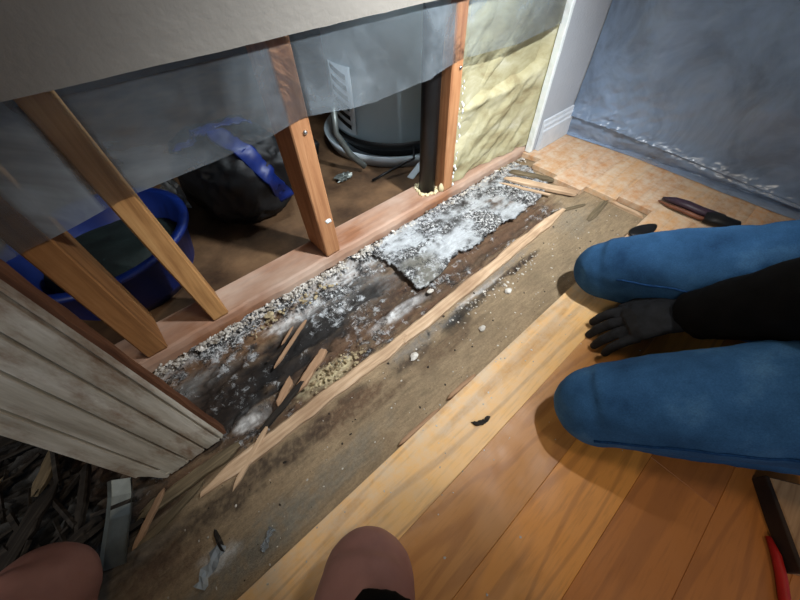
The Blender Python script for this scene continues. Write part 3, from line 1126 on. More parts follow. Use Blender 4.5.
bagroot = empty('black_bag', (0.23, 1.06, -0.018))
tag(bagroot, 'slumped black bag with blue straps between the two middle studs', 'bag')
bm = bmesh.new()
bmesh.ops.create_icosphere(bm, subdivisions=5, radius=1)
for v in bm.verts:
    p = v.co.normalized()
    k = 1 + 0.10 * fbm(p.x * 2, p.y * 2, p.z * 2) + 0.05 * (1 - 2 * abs(fbm(p.x * 5, p.y * 5, p.z * 4, 3)))
    q = Vector((math.copysign(abs(p.x) ** 0.75, p.x), math.copysign(abs(p.y) ** 0.75, p.y), math.copysign(abs(p.z) ** 0.75, p.z)))
    v.co = Vector((0.235 + 0.140 * k * q.x - 0.25 * 0.1 * q.y, 1.06 + 0.155 * k * q.y, max(-0.017, 0.105 + 0.130 * k * q.z)))
bag = from_bm('bag_body', bm, M_black_bag, bagroot, True)
bvh = BVHTree.FromPolygons([v.co for v in bag.data.vertices], [list(p.vertices) for p in bag.data.polygons])


def band(name, pts, hw, th, mat, parent, tree=None, nsub=8):
    """flat strap along a polyline, optionally laid on a surface"""
    pts = [Vector(p) for p in pts]
    path = []
    for p, q in zip(pts, pts[1:]):
        path += [p.lerp(q, k / nsub) for k in range(nsub)]
    path.append(pts[-1])
    bm = bmesh.new()
    prev = None
    for i, p in enumerate(path):
        t = (path[min(i + 1, len(path) - 1)] - path[max(i - 1, 0)]).normalized()
        nn = Vector((0, -0.5, 0.86))
        if tree is not None:
            loc, nrm, _, _ = tree.find_nearest(p)
            p, nn = loc + nrm * 0.002, nrm
        s = t.cross(nn).normalized()
        nn = s.cross(t).normalized()
        ring = [bm.verts.new(p + s * a * hw + nn * b * th) for a, b in ((-1, 0), (-0.8, 1), (0.8, 1), (1, 0))]
        if prev:
            for j in range(4):
                bm.faces.new((prev[j], prev[(j + 1) % 4], ring[(j + 1) % 4], ring[j]))
        else:
            bm.faces.new(ring)
        prev = ring
    bm.faces.new(list(reversed(prev)))
    return from_bm(name, bm, mat, parent, True)


band('strap', [(0.19, 1.06, 0.26), (0.215, 0.99, 0.25), (0.25, 0.93, 0.21), (0.285, 0.90, 0.13), (0.31, 0.90, 0.05)], 0.026, 0.004, M_blue, bagroot, bvh)
band('strap', [(0.12, 1.08, 0.20), (0.15, 1.06, 0.245), (0.20, 1.05, 0.26), (0.26, 1.06, 0.25), (0.33, 1.05, 0.22)], 0.022, 0.004, M_blue, bagroot, bvh)


def crumple(name, c, r, sc, mat, label, cat, seed, amp=0.35, sub=3):
    bm = bmesh.new()
    bmesh.ops.create_icosphere(bm, subdivisions=sub, radius=1)
    for v in bm.verts:
        p = v.co.normalized()
        k = 1 + amp * fbm(p.x * 2.5 + seed, p.y * 2.5, p.z * 2.5, 3) - amp * abs(fbm(p.x * 5, p.y * 5 + seed, p.z * 5, 2))
        v.co = Vector((c[0] + r * k * sc[0] * p.x, c[1] + r * k * sc[1] * p.y, c[2] + r * k * sc[2] * p.z))
    o = from_bm(name, bm, mat)
    tag(o, label, cat)
    return o


crumple('crumpled_plastic', (0.055, 1.185, 0.040), 0.055, (0.62, 0.7, 1.15), M_crinkle, 'crumpled clear plastic packing beside the slumped black bag', 'plastic', 1.0)
crumple('crumpled_foil', (0.555, 0.965, -0.006), 0.026, (1.3, 0.8, 0.5), M_metal_dull, 'small crumpled foil scrap on the brown utility floor', 'scrap', 4.0, 0.5)
crumple('cloth_lump', (0.50, 1.17, 0.045), 0.085, (0.9, 0.9, 0.75), M_black_bag, 'dark lump of black plastic behind the orange brown stud', 'bag', 7.0, 0.3)
# --- mouldy board lying on the rot: thin, jagged, white with black specks
POLY = [(0.385, 0.604), (0.404, 0.497), (0.396, 0.415), (0.41, 0.392), (0.45, 0.395), (0.503, 0.406), (0.554, 0.428), (0.60, 0.415), (0.66, 0.411), (0.76, 0.419), (0.86, 0.412), (0.961, 0.416), (1.045, 0.441), (1.07, 0.50), (1.10, 0.569), (1.06, 0.610), (1.004, 0.612), (0.852, 0.612), (0.693, 0.612), (0.52, 0.612)]


def inside(x, y, P):
    c = False
    j = len(P) - 1
    for i in range(len(P)):
        (xi, yi), (xj, yj) = P[i], P[j]
        if (yi > y) != (yj > y) and x < (xj - xi) * (y - yi) / (yj - yi) + xi:
            c = not c
        j = i
    return c


bm = bmesh.new()
col = bm.verts.layers.float_color.new('rot')
h = 0.0045
vg = {}
gx, gy = np.arange(0.37, 1.12, h), np.arange(0.38, 0.62, h)


def board_vert(i, j):
    if (i, j) not in vg:
        x, y = float(gx[i]), float(gy[j])
        n1 = fbm(x * 8, y * 12, 11.0, 4)
        n2 = fbm(x * 30, y * 46, 12.0, 5)
        n3 = fbm(x * 100, y * 130, 13.0, 3)
        n4 = fbm(x * 8, y * 70, 14.0, 4)
        z = SUB + 0.0095 + 0.0025 * n1 + 0.0016 * n2 + 0.0008 * n3
        z -= 0.006 * sst(0.44, 0.39, y) * (0.5 + 0.5 * n1)
        c = WHITE * (0.74 + 0.2 * n2) * np.array((0.94, 0.99, 1.04))
        k = 0.9 * sst(-0.30, 0.45, n2 * 0.6 + n1 * 0.6)
        c = c * (1 - k) + SMOKE * 0.75 * k
        k = 0.75 * sst(0.05, 0.6, n2 * 0.6 + n1 * 0.7 + n4 * 0.2)
        c = c * (1 - k) + BLACK * 2.2 * k
        k = 0.55 * sst(0.70, 1.05, x + 0.1 * n2) * sst(0.1, 0.5, n4 + 0.2)
        c = c * (1 - k) + OCHRE * k
        k = 0.7 * blob(x, y, 0.45, 0.44, 0.07, 0.07, 0.4 * n2)
        c = c * (1 - k) + GREY * k
        k = 0.5 * sst(0.585, 0.61, y + 0.01 * n2)
        c = c * (1 - k) + WHITE * k
        v = bm.verts.new((x + h * 0.35 * n3, y + h * 0.5 * n2, z))
        v[col] = (*np.clip(c, 0.004, 0.95), 1)
        vg[(i, j)] = v
    return vg[(i, j)]


for i in range(len(gx) - 1):
    for j in range(len(gy) - 1):
        x, y = float(gx[i]) + h / 2, float(gy[j]) + h / 2
        jx = 0.010 * fbm(x * 24, y * 24, 21.0) + 0.006 * fbm(x * 70, y * 70, 22.0)
        if inside(x + jx, y + 0.7 * jx, POLY):
            bm.faces.new((board_vert(i, j), board_vert(i + 1, j), board_vert(i + 1, j + 1), board_vert(i, j + 1)))
o = from_bm('mouldy_board', bm, M_rot, None, True)
if o.data.polygons[0].normal.z < 0:
    o.data.flip_normals()
md = o.modifiers.new('thick', 'SOLIDIFY')
md.thickness = 0.006
md.offset = -1
tag(o, 'jagged sheet of wood whitened by mould with black specks along the wall', 'board')
a = o.data.attributes.new('wet', 'FLOAT', 'POINT')
a.data.foreach_set('value', [0.25] * len(o.data.vertices))
a = o.data.attributes.new('mould', 'FLOAT', 'POINT')
a.data.foreach_set('value', [max(0.15, min(1, 0.60 + 0.9 * fbm(v.co.x * 9, v.co.y * 14, 3.0))) for v in o.data.vertices])

# --- loose sticks and splinters
def stick(name, p0, p1, w, hgt, mat, label, cat='stick', seed=0, n=14, taper=(0.5, 0.5), wob=0.15, group=None, parent=None, bow=0.0):
    p0, p1 = Vector(p0), Vector(p1)
    L = (p1 - p0).length
    bm = bmesh.new()
    rings = []
    for k in range(n + 1):
        t = k / n
        x = t * L
        s = 1.0
        if t < 0.12:
            s = taper[0] + (1 - taper[0]) * t / 0.12
        if t > 0.88:
            s = taper[1] + (1 - taper[1]) * (1 - t) / 0.12
        a = w * 0.5 * s * (1 + wob * fbm(t * 7, seed, 1.0))
        b = w * 0.5 * s * (1 + wob * fbm(t * 7, seed, 5.0))
        hh = hgt * (0.6 + 0.4 * s) * (1 + wob * 0.6 * fbm(t * 5, seed, 9.0))
        cy = w * wob * 0.8 * fbm(t * 3, seed, 13.0) + bow * math.sin(math.pi * t)
        prof = [(-a, 0), (-a, hh * 0.75), (-a * 0.7, hh), (b * 0.7, hh * 0.97), (b, hh * 0.7), (b, 0)]
        e_ = 0.9 * w if k in (0, n) else 0.0
        rings.append([bm.verts.new((x + e_ * noise.noise((q_ * 1.7, seed * 3.1, k * 1.0)), cy + u, v)) for q_, (u, v) in enumerate(prof)])
    for k in range(n):
        for j in range(6):
            bm.faces.new((rings[k][j], rings[k][(j + 1) % 6], rings[k + 1][(j + 1) % 6], rings[k + 1][j]))
    bm.faces.new(rings[0])
    bm.faces.new(list(reversed(rings[-1])))
    o = from_bm(name, bm, mat, None)
    d = (p1 - p0).normalized()
    up = Vector((0, 0, 1))
    sd = up.cross(d).normalized()
    up = d.cross(sd)
    mm = Matrix((d, sd, up)).transposed().to_4x4()
    mm.translation = p0
    o.matrix_world = mm
    if parent is not None:
        o.parent = parent
    elif label:
        tag(o, label, cat, group)
    return o


ZB = SUB - 0.004
stick('broken_lath', (-0.205, 0.312, ZB + 0.002), (0.268, 0.313, ZB + 0.003), 0.028, 0.013, M_stick, 'long pale splintered slat, lower half, running past the casing foot', 'lath', 1, 46, (0.3, 0.8), 0.28)
stick('broken_lath', (0.262, 0.312, ZB + 0.003), (0.955, 0.331, ZB + 0.004), 0.031, 0.013, M_stick, 'long pale splintered slat, upper half, running along the mouldy board', 'lath', 2, 60, (0.8, 0.35), 0.25)
stick('dark_batten', (-0.30, 0.350, ZB), (-0.125, 0.348, ZB + 0.002), 0.022, 0.010, M_grey_stick, 'grey brown batten lying against the foot of the fluted casing', 'batten', 3, 24)
stick('splinter', (0.004, 0.448, ZB + 0.006), (0.122, 0.506, ZB + 0.014), 0.008, 0.006, M_stick_brown, 'thin tan splinter lying across the black rot', 'splinter', 4, 12, (0.3, 0.4))
stick('splinter', (0.045, 0.490, ZB + 0.006), (0.088, 0.514, ZB + 0.010), 0.005, 0.004, M_stick_brown, 'short thin splinter lying behind the tan one on the rot', 'splinter', 5, 8, (0.3, 0.3))
stick('broken_stick', (0.016, 0.366, ZB + 0.008), (0.110, 0.405, ZB + 0.014), 0.018, 0.010, M_stick_brown, 'blunt broken stick end pointing up from the pale slat', 'stick', 6, 12, (0.7, 0.8))
stick('broken_stick', (-0.030, 0.362, ZB + 0.008), (0.016, 0.392, ZB + 0.016), 0.016, 0.010, M_stick_brown, 'small stub of wood beside the blunt broken stick', 'stick', 7, 8, (0.6, 0.6))
stick('dark_strip', (-0.082, 0.335, ZB + 0.013), (0.032, 0.372, ZB + 0.016), 0.013, 0.006, M_dark_stick, 'dark short strip lying obliquely over the pale slat', 'strip', 8, 12)
stick('splinter', (-0.165, 0.282, ZB + 0.004), (-0.070, 0.335, ZB + 0.016), 0.010, 0.005, M_stick, 'pale forked splinter leaning over the slat near the casing', 'splinter', 9, 12, (0.1, 0.6))
stick('splinter', (-0.325, 0.305, ZB + 0.003), (-0.255, 0.362, ZB + 0.010), 0.011, 0.006, M_stick_brown, 'tan splinter beside the grey metal strip', 'splinter', 10, 12, (0.3, 0.2))
stick('splinter', (-0.330, 0.300, ZB + 0.003), (-0.200, 0.330, ZB + 0.006), 0.013, 0.006, M_grey_stick, 'grey brown splinter below the metal strip', 'splinter', 11, 12, (0.3, 0.3))
stick('wood_piece', (0.965, 0.560, ZB + 0.012), (1.062, 0.345, ZB + 0.010), 0.030, 0.012, M_stick, 'pale flat wood piece lying at the staggered board ends', 'wood piece', 12, 18, (0.4, 0.7), 0.2)
stick('wood_piece', (1.010, 0.580, ZB + 0.012), (1.075, 0.440, ZB + 0.012), 0.020, 0.012, M_grey_stick, 'grey wood piece next to the pale one at the board ends', 'wood piece', 13, 14, (0.5, 0.5), 0.3)
stick('splinter', (0.930, 0.560, ZB + 0.012), (0.990, 0.400, ZB + 0.014), 0.009, 0.006, M_stick, 'thin pale stick at the end of the mouldy board', 'splinter', 14, 14, (0.3, 0.8))
stick('tongue_strip', (0.975, 0.252, ZB + 0.002), (1.105, 0.262, ZB + 0.004), 0.020, 0.007, M_grey_stick, 'short grey tongue strip left lying in the notch', 'strip', 15, 12)
stick('tongue_strip', (1.112, 0.250, ZB + 0.003), (1.108, 0.150, ZB + 0.003), 0.012, 0.010, M_stick, 'pale strip along the end of the notch', 'strip', 16, 12)
stick('tongue_strip', (0.93, 0.345, ZB + 0.002), (1.04, 0.300, ZB + 0.003), 0.012, 0.006, M_grey_stick, 'grey strip crossing towards the notch beyond the slat', 'strip', 17, 12)
stick('floor_splinter', (0.10, 0.143, SUB), (0.205, 0.141, SUB + 0.001), 0.009, 0.012, M_stick_brown, 'tan sliver split off the edge of the floor, the left one', 'splinter', 18, 14, (0.1, 0.4))
stick('floor_splinter', (0.235, 0.144, SUB), (0.315, 0.142, SUB + 0.001), 0.010, 0.012, M_stick_brown, 'tan sliver split off the edge of the floor, the right one', 'splinter', 19, 14, (0.1, 0.4))
stick('black_curl', (0.230, 0.079, 0.0005), (0.264, 0.062, 0.0015), 0.008, 0.005, M_dark_stick, 'small curled black scrap lying on the varnished floor', 'scrap', 20, 14, (0.1, 0.15), 0.5, bow=-0.006)
# broken pieces on the blackened doorway floor
rr = random.Random(11)
for k, (x, y, an, L, w) in enumerate(((-0.385, 0.555, 0.9, 0.14, 0.022), (-0.47, 0.42, 0.7, 0.20, 0.03), (-0.36, 0.44, 1.2, 0.11, 0.014), (-0.55, 0.52, 0.5, 0.18, 0.03), (-0.43, 0.36, 0.3, 0.15, 0.018), (-0.60, 0.38, 1.1, 0.20, 0.03))):
    d = Vector((math.cos(an), math.sin(an), 0)) * L * 0.5
    lb = ['dark splintered plank piece near the casing foot in the doorway debris', 'dark wide plank piece in the middle of the doorway debris', 'short dark splinter beside the grey metal strip in the debris', 'dark plank piece farthest left by the casing edge', 'dark flat splinter in front of the bare knee at left', 'dark wide plank piece at the left edge of the picture'][k]
    stick('debris_plank', Vector((x, y, SUB + 0.010)) - d, Vector((x, y, SUB + 0.018)) + d, w, 0.010, M_dark_stick if k % 3 else M_grey_stick, lb, 'plank piece', 30 + k, 14, (0.3, 0.3), 0.3, 'dark debris in the doorway')
bm = bmesh.new()
for k in range(150):
    x, y, an, L, w_ = rr.uniform(-0.75, -0.31), rr.uniform(0.30, 0.64), rr.gauss(0.8, 0.5), rr.uniform(0.02, 0.09), rr.uniform(0.003, 0.010)
    if x > -0.36 and y > 0.40:
        continue
    add_box(bm, (-L / 2, -w_ / 2, -0.002), (L / 2, w_ / 2, 0.003), 0, Matrix.Translation((x, y, SUB + rr.uniform(0.004, 0.022))) @ Matrix.Rotation(an, 4, 'Z') @ Matrix.Rotation(rr.gauss(0, 0.2), 4, 'Y') @ Matrix.Rotation(rr.gauss(0, 0.4), 4, 'X'))
o = from_bm('debris_splinters', bm, M_dark_stick)
tag(o, 'small dark splinters strewn over the doorway floor', 'splinters', kind='stuff')
# grey bent metal strip
bm = bmesh.new()
pth = [(-0.292, 0.408, 0.024), (-0.304, 0.390, 0.010), (-0.318, 0.362, 0.002), (-0.334, 0.328, -0.002), (-0.346, 0.300, -0.006)]
prev = None
for i, p in enumerate(pth):
    p = Vector(p)
    t = (Vector(pth[min(i + 1, 4)]) - Vector(pth[max(i - 1, 0)])).normalized()
    s = t.cross(Vector((0, 0, 1))).normalized()
    u = s.cross(t)
    ring = [bm.verts.new(p + s * a + u * b) for a, b in ((-0.019, 0.006), (-0.016, 0.0), (0.016, 0.0), (0.019, 0.005), (0.016, -0.002), (-0.016, -0.002))]
    if prev:
        for j in range(6):
            bm.faces.new((prev[j], prev[(j + 1) % 6], ring[(j + 1) % 6], ring[j]))
    else:
        bm.faces.new(ring)
    prev = ring
bm.faces.new(list(reversed(prev)))
o = from_bm('metal_strip', bm, M_metal_dull)
tag(o, 'bent grey metal threshold strip standing out of the doorway debris', 'metal strip')

# --- crumbs of plaster and wood, too many to count
def crumbs(name, spots, mat, label):
    bm = bmesh.new()
    for (x, y, z, r) in spots:
        res = bmesh.ops.create_icosphere(bm, subdivisions=1, radius=r)
        sx, sy, sz = rr.uniform(.6, 1.5), rr.uniform(.6, 1.3), rr.uniform(.4, .9)
        an = rr.uniform(0, 3)
        for v in res['verts']:
            k = rr.uniform(0.65, 1.25)
            p = Vector((v.co.x * sx * k, v.co.y * sy * k, v.co.z * sz * k))
            v.co = Vector((x + p.x * math.cos(an) - p.y * math.sin(an), y + p.x * math.sin(an) + p.y * math.cos(an), z + p.z))
    o = from_bm(name, bm, mat)
    tag(o, label, 'crumbs', kind='stuff')
    return o


M_crumb = mottled('plaster_crumb', lin(128, 118, 102), lin(238, 236, 230), 45, 0.85, bump=0.3)
M_crumb_c = mottled('cream_crumb', lin(104, 84, 58), lin(206, 192, 156), 45, 0.85, bump=0.3)
M_crumb_d = mottled('dark_crumb', lin(24, 22, 20), lin(66, 54, 44), 60, 0.85, bump=0.3)
sp = []
for k in range(1700):
    x = rr.uniform(-0.235, 0.40) if k < 1100 else rr.uniform(0.35, 1.13)
    y = 0.604 + rr.gauss(0, 0.0085)
    if fbm(x * 14, 3.0, 2.0) < -0.30:
        continue
    if y > 0.618:
        continue
    sp.append((x, y, SUB + 0.008 + rr.uniform(-0.002, 0.006), rr.choice((0.0008, 0.0011, 0.0014, 0.0018, 0.0024, 0.0034, 0.0048))))
crumbs('plaster_crumbs', sp, M_crumb, 'white plaster crumbs heaped along the bottom plate')
sp = []
for k in range(170):
    sp.append((0.10 + rr.gauss(0, 0.040), 0.360 + rr.gauss(0, 0.012), SUB - 0.003 + rr.uniform(0, 0.006), rr.choice((0.0012, 0.0018, 0.0025, 0.0042))))
for k in range(60):
    sp.append((rr.uniform(0.0, 0.25), 0.575 + rr.gauss(0, 0.012), SUB + rr.uniform(-0.002, 0.004), rr.uniform(0.002, 0.005)))
crumbs('rotten_wood_crumbs', sp, M_crumb_c, 'cream coloured crumbs beside the pale slat')
sp = []
for k in range(260):
    x = rr.uniform(-0.25, 1.0)
    y = rr.choice((rr.uniform(0.34, 0.60), rr.uniform(0.15, 0.31)))
    sp.append((x, y, SUB + (0.0005 if y < 0.31 else -0.002), rr.choice((0.0008, 0.001, 0.0014, 0.0026))))
crumbs('dark_crumbs', sp, M_crumb_d, 'dark rot crumbs scattered over the torn out strip')
sp = []
for k in range(70):
    sp.append((0.38 + 0.36 * rr.random(), 0.268 + rr.gauss(0, 0.010), SUB + 0.001, rr.uniform(0.0012, 0.0036)))
for k in range(120):
    sp.append((rr.uniform(-0.3, 1.1), rr.uniform(0.145, 0.285), SUB + 0.001, rr.uniform(0.0008, 0.0022)))
for k in range(90):
    sp.append((rr.uniform(-0.25, 0.9), 0.137 - abs(rr.gauss(0, 0.10)), 0.0004, rr.uniform(0.0006, 0.0019)))
crumbs('pale_specks', sp, M_crumb, 'tiny pale specks strewn over subfloor and boards')
for k, (x, y, r, lb) in enumerate(((0.56, 0.24, 0.009, 'white chip beside the crack in the subfloor'), (0.251, 0.262, 0.009, 'white chip on the dark stain below the slat break'), (0.421, 0.21, 0.008, 'cream chip in the middle of the bare subfloor'), (0.063, 0.588, 0.011, 'rounded cream lump at the plaster crumb line'), (0.412, 0.374, 0.008, 'white chip at the corner of the mouldy board'))):
    crumple('plaster_chip', (x, y, SUB + r * 0.45), r, (1.3, 0.9, 0.6), M_crumb if k != 3 else M_crumb_c, lb, 'chip', 10.0 + k, 0.4, 2)
# crumpled film scraps on the grey subfloor at the bottom left
for k, (x, y, an, lb) in enumerate(((-0.235, 0.205, 0.6, 'small clear plastic scrap on the grey subfloor near the bare knee'), (-0.152, 0.176, 0.5, 'thin plastic shred by the floor edge at lower left'))):
    bm = bmesh.new()
    gr = [[bm.verts.new((x + math.cos(an) * (i - 4) * (0.007 - 0.003 * k) - math.sin(an) * (j - 1.5) * (0.006 - 0.003 * k) * (1 + fbm(i * .8, j * .5, k + 3.0)), y + math.sin(an) * (i - 4) * (0.007 - 0.003 * k) + math.cos(an) * (j - 1.5) * (0.006 - 0.003 * k) * (1 + fbm(i * .8, j * .5, k + 3.0)), SUB + 0.003 + 0.012 * abs(fbm(i * .9 + k, j * 1.1)))) for j in range(4)] for i in range(9)]
    for i in range(8):
        for j in range(3):
            bm.faces.new((gr[i][j], gr[i + 1][j], gr[i + 1][j + 1], gr[i][j + 1]))
    o = from_bm('plastic_scrap', bm, M_crinkle)
    md = o.modifiers.new('t', 'SOLIDIFY'); md.thickness = 0.0008
    tag(o, lb, 'scrap')
crumple('dark_twig', (-0.212, 0.226, SUB + 0.004), 0.016, (0.25, 1.3, 0.3), M_dark_stick, 'tiny black twig on the grey subfloor by the plastic scrap', 'twig', 3.0, 0.3, 2)

# --- things on the floor at the right
tool = empty('pry_tool', (1.195, 0.07, 0))
tag(tool, 'curved dark purple tool handle lying on the boards behind the jeans', 'tool')
bm = bmesh.new()
add_tube(bm, [(1.205, 0.140, 0.010), (1.197, 0.110, 0.020), (1.196, 0.075, 0.023), (1.202, 0.035, 0.018), (1.22, -0.02, 0.013)], [0.006, 0.013, 0.015, 0.016, 0.014], 14, squash=(1.15, 0.75))
from_bm('grip', bm, M_tool_dark, tool, True)
bm = bmesh.new()
add_tube(bm, [(1.190, 0.145, 0.006), (1.178, 0.110, 0.010), (1.175, 0.070, 0.013), (1.180, 0.030, 0.010), (1.195, -0.015, 0.008)], [0.002, 0.005, 0.006, 0.006, 0.005], 10)
from_bm('edge_strip', bm, M_tool_brown, tool, True)
bm = bmesh.new()
add_tube(bm, [(1.190, 0.020, 0.014), (1.196, -0.005, 0.016), (1.21, -0.06, 0.014)], [0.020, 0.022, 0.018], 12, squash=(1.2, 0.65))
from_bm('end_cap', bm, M_wire, tool, True)
bm = bmesh.new()
bmesh.ops.create_icosphere(bm, subdivisions=3, radius=1)
for v in bm.verts:
    p = v.co
    v.co = Vector((1.015 + 0.050 * p.x, 0.112 + 0.022 * p.y * (1 - 0.3 * p.x), max(0.0005, 0.006 + 0.008 * p.z)))
    v.co.y += -0.25 * (v.co.x - 1.015)
o = from_bm('black_tool_pouch', bm, M_wire, None, True)
tag(o, 'small flat black pouch half hidden behind the far knee', 'pouch')
off = empty('wood_offcut', (0.52, -0.40, 0))
tag(off, 'pale wood block with a dark side at the right edge by the near leg', 'wood block')
U = Vector((-0.83, -0.55, 0)).normalized()
Vn = Vector((0.55, -0.83, 0)).normalized()
P0 = Vector((0.510, -0.298, 0.0))
mt = Matrix((U, Vn, Vector((0, 0, 1)))).transposed().to_4x4()
mt.translation = P0
bm = bmesh.new()
add_box(bm, (0, 0.004, 0.0), (0.125, 0.055, 0.030), 0.002, mt)
from_bm('block_body', bm, M_offcut, off)
bm = bmesh.new()
add_box(bm, (-0.001, -0.001, 0.0), (0.126, 0.0055, 0.0285), 0.001, mt)
bmesh.ops.subdivide_edges(bm, edges=bm.edges[:], cuts=3)
for v in bm.verts:
    v.co += Vn * (-0.002 * abs(fbm(v.co.x * 60, v.co.y * 60, v.co.z * 60)))
from_bm('dark_side', bm, M_offcut_side, off)  # dark brown strip laid along one long side
bm = bmesh.new()
add_tube(bm, [(0.434, -0.336, 0.006), (0.416, -0.350, 0.007), (0.392, -0.362, 0.007), (0.366, -0.372, 0.007), (0.335, -0.392, 0.007), (0.30, -0.43, 0.007)], [0.0035, 0.006, 0.0065, 0.0065, 0.0065, 0.0065], 10)
o = from_bm('red_cord', bm, M_red, None, True)
tag(o, 'red rubber cord on the floor at the lower right edge', 'cord')

# ================================================================== PEOPLE
# --- worker kneeling at the right in jeans, black jacket and black gloves
KB, HB, AB = Vector((0.386, -0.054, 0.080)), Vector((0.588, -0.318, 0.232)), Vector((0.640, -0.375, 0.050))
KA, HA, AA = Vector((0.704, 0.094, 0.078)), Vector((0.795, -0.225, 0.222)), Vector((0.840, -0.240, 0.050))
PEL, CHEST, NECK, HEAD = Vector((0.715, -0.285, 0.265)), Vector((0.715, -0.270, 0.58)), Vector((0.700, -0.210, 0.755)), Vector((0.682, -0.150, 0.900))
SL, EL, WL = Vector((0.560, -0.300, 0.655)), Vector((0.580, -0.200, 0.365)), Vector((0.640, -0.078, 0.128))
SR, ER, WR = Vector((0.870, -0.200, 0.655)), Vector((1.020, -0.330, 0.440)), Vector((0.960, -0.270, 0.300))

person = empty('person', (0.72, -0.27, 0))
tag(person, 'kneeling person in blue jeans, black jacket and gloves, hand between the knees', 'person')


def leg_tubes(bm, K, H, A, g=0.0, thick=1.0):
    d = (H - K).normalized()
    tip = K - d * 0.012
    L = (H - K).length
    add_ball(bm, K + Vector((0, 0, -0.006)), 0.064 * thick + g, (1, 1, 1), 3)
    pts = [K + d * L * t + Vector((0, 0, z)) for t, z in ((0, 0.004), (0.2, 0.010), (0.45, 0.012), (0.7, 0.010), (1.0, 0))]
    add_tube(bm, pts, [r * thick + g for r in (0.064, 0.072, 0.080, 0.088, 0.098)], 24, squash=(0.98, 1.0))
    e = (A - K)
    pts = [K + e * t + Vector((0, 0, z)) for t, z in ((0, -0.010), (0.3, 0.004), (0.6, 0.002), (1, 0))]
    add_tube(bm, pts, [r * thick + g for r in (0.060, 0.060, 0.054, 0.042)], 20)


def arm_tubes(bm, s, e, wr, r, g=0.0):
    add_tube(bm, [s, s.lerp(e, 0.4), e], [r[0] + g, r[1] + g, r[2] + g], 18)
    add_ball(bm, e, r[2] + g, (1, 1, 1), 2)
    add_tube(bm, [e, e.lerp(wr, 0.35), wr], [r[2] + g, r[2] * 1.02 + g, r[3] + g], 18)


def head_shape(bm, c, face, up=Vector((0, 0, 1)), s=1.0):
    side = face.cross(up).normalized()
    upv = side.cross(face).normalized()
    R = Matrix((side, face, upv)).transposed()
    add_ball(bm, c + upv * 0.020 * s, 0.082 * s, (0.92, 1.12, 1.12), 3, R)
    add_ball(bm, c - upv * 0.045 * s + face * 0.022 * s, 0.062 * s, (0.95, 1.05, 1.10), 3, R)
    add_ball(bm, c - upv * 0.088 * s + face * 0.058 * s, 0.024 * s, (1.2, 1, 0.9), 2, R)     # chin
    add_tube(bm, [c + face * 0.090 * s + upv * 0.012 * s, c + face * 0.108 * s - upv * 0.022 * s], [0.008 * s, 0.014 * s], 10)   # nose
    for k in (-1, 1):
        add_ball(bm, c + side * k * 0.078 * s - upv * 0.012 * s, 0.026 * s, (0.35, 0.75, 1.2), 2, R)     # ears
        add_ball(bm, c + side * k * 0.030 * s + face * 0.082 * s + upv * 0.030 * s, 0.016 * s, (1.4, 0.6, 0.5), 2, R)   # brows
        add_ball(bm, c + side * k * 0.040 * s + face * 0.066 * s - upv * 0.025 * s, 0.022 * s, (1, 0.8, 0.9), 2, R)   # cheeks
    add_ball(bm, c + face * 0.086 * s - upv * 0.052 * s, 0.013 * s, (1.8, 0.8, 0.55), 2, R)     # lips
    return side, upv, R


# body under the clothes, one continuous skin: head, neck, trunk, arms to the wrists, legs
FACE = Vector((-0.30, 0.80, -0.45)).normalized()
bm = bmesh.new()
sd_, up_, HR = head_shape(bm, HEAD, FACE)
add_tube(bm, [CHEST + Vector((0, 0.02, 0.08)), NECK, HEAD - up_ * 0.04], [0.060, 0.054, 0.054], 18)
add_tube(bm, [PEL, PEL.lerp(CHEST, 0.5), CHEST, CHEST + Vector((0, 0.02, 0.10))], [0.110, 0.105, 0.115, 0.080], 24)
arm_tubes(bm, SL, EL, WL, (0.046, 0.042, 0.038, 0.028))
arm_tubes(bm, SR, ER, WR, (0.046, 0.042, 0.038, 0.028))
for s in (SL, SR):
    add_tube(bm, [CHEST + Vector((0, 0.01, 0.05)), s], [0.080, 0.050], 16)
for K, H, A in ((KA, HA, AA), (KB, HB, AB)):
    leg_tubes(bm, K, H, A, -0.010, 0.94)
    add_tube(bm, [PEL, H], [0.095, 0.085], 16)
body = voxel_body('body', bm, M_skin, person, 0.0075, 3)
body['label'] = 'bare face and neck'

for k in (-1, 1):
    bm = bmesh.new()
    add_ball(bm, HEAD + sd_ * k * 0.031 + FACE * 0.0845 + up_ * 0.012, 0.011, (1.2, 0.55, 0.6), 2, HR)
    from_bm('eye', bm, M_eye, person, True)
bm = bmesh.new()
add_ball(bm, HEAD + up_ * 0.034 - FACE * 0.012, 0.088, (0.96, 1.08, 1.08), 3, HR)
for v in list(bm.verts):
    q = HR.inverted() @ (v.co - HEAD)
    if q.z < 0.035 and q.y > 0.02:
        v.co = HEAD + HR @ Vector((q.x * 0.93, min(q.y, 0.055), max(q.z, 0.045)))
    else:
        v.co += (v.co - HEAD).normalized() * 0.004 * fbm(q.x * 60, q.y * 60, q.z * 20)
from_bm('hair', bm, M_hair, person, True)


def jeans_wrinkle(p):
    w_ = 0.0
    for K, H in ((KA, HA), (KB, HB)):
        d = (H - K)
        t = (p - K).dot(d) / d.length_squared
        dist = ((p - K) - d * t).length
        if dist < 0.14:
            w_ += 0.0045 * math.sin(t * 34 + 5 * fbm(p.x * 7, p.y * 7, p.z * 9)) * sst(0.45, 0.85, t) * (1 - sst(0.10, 0.14, dist))
    return w_ + 0.0022 * fbm(p.x * 16, p.y * 16, p.z * 16) + 0.0030 * fbm(p.x * 7, p.y * 7, p.z * 7)


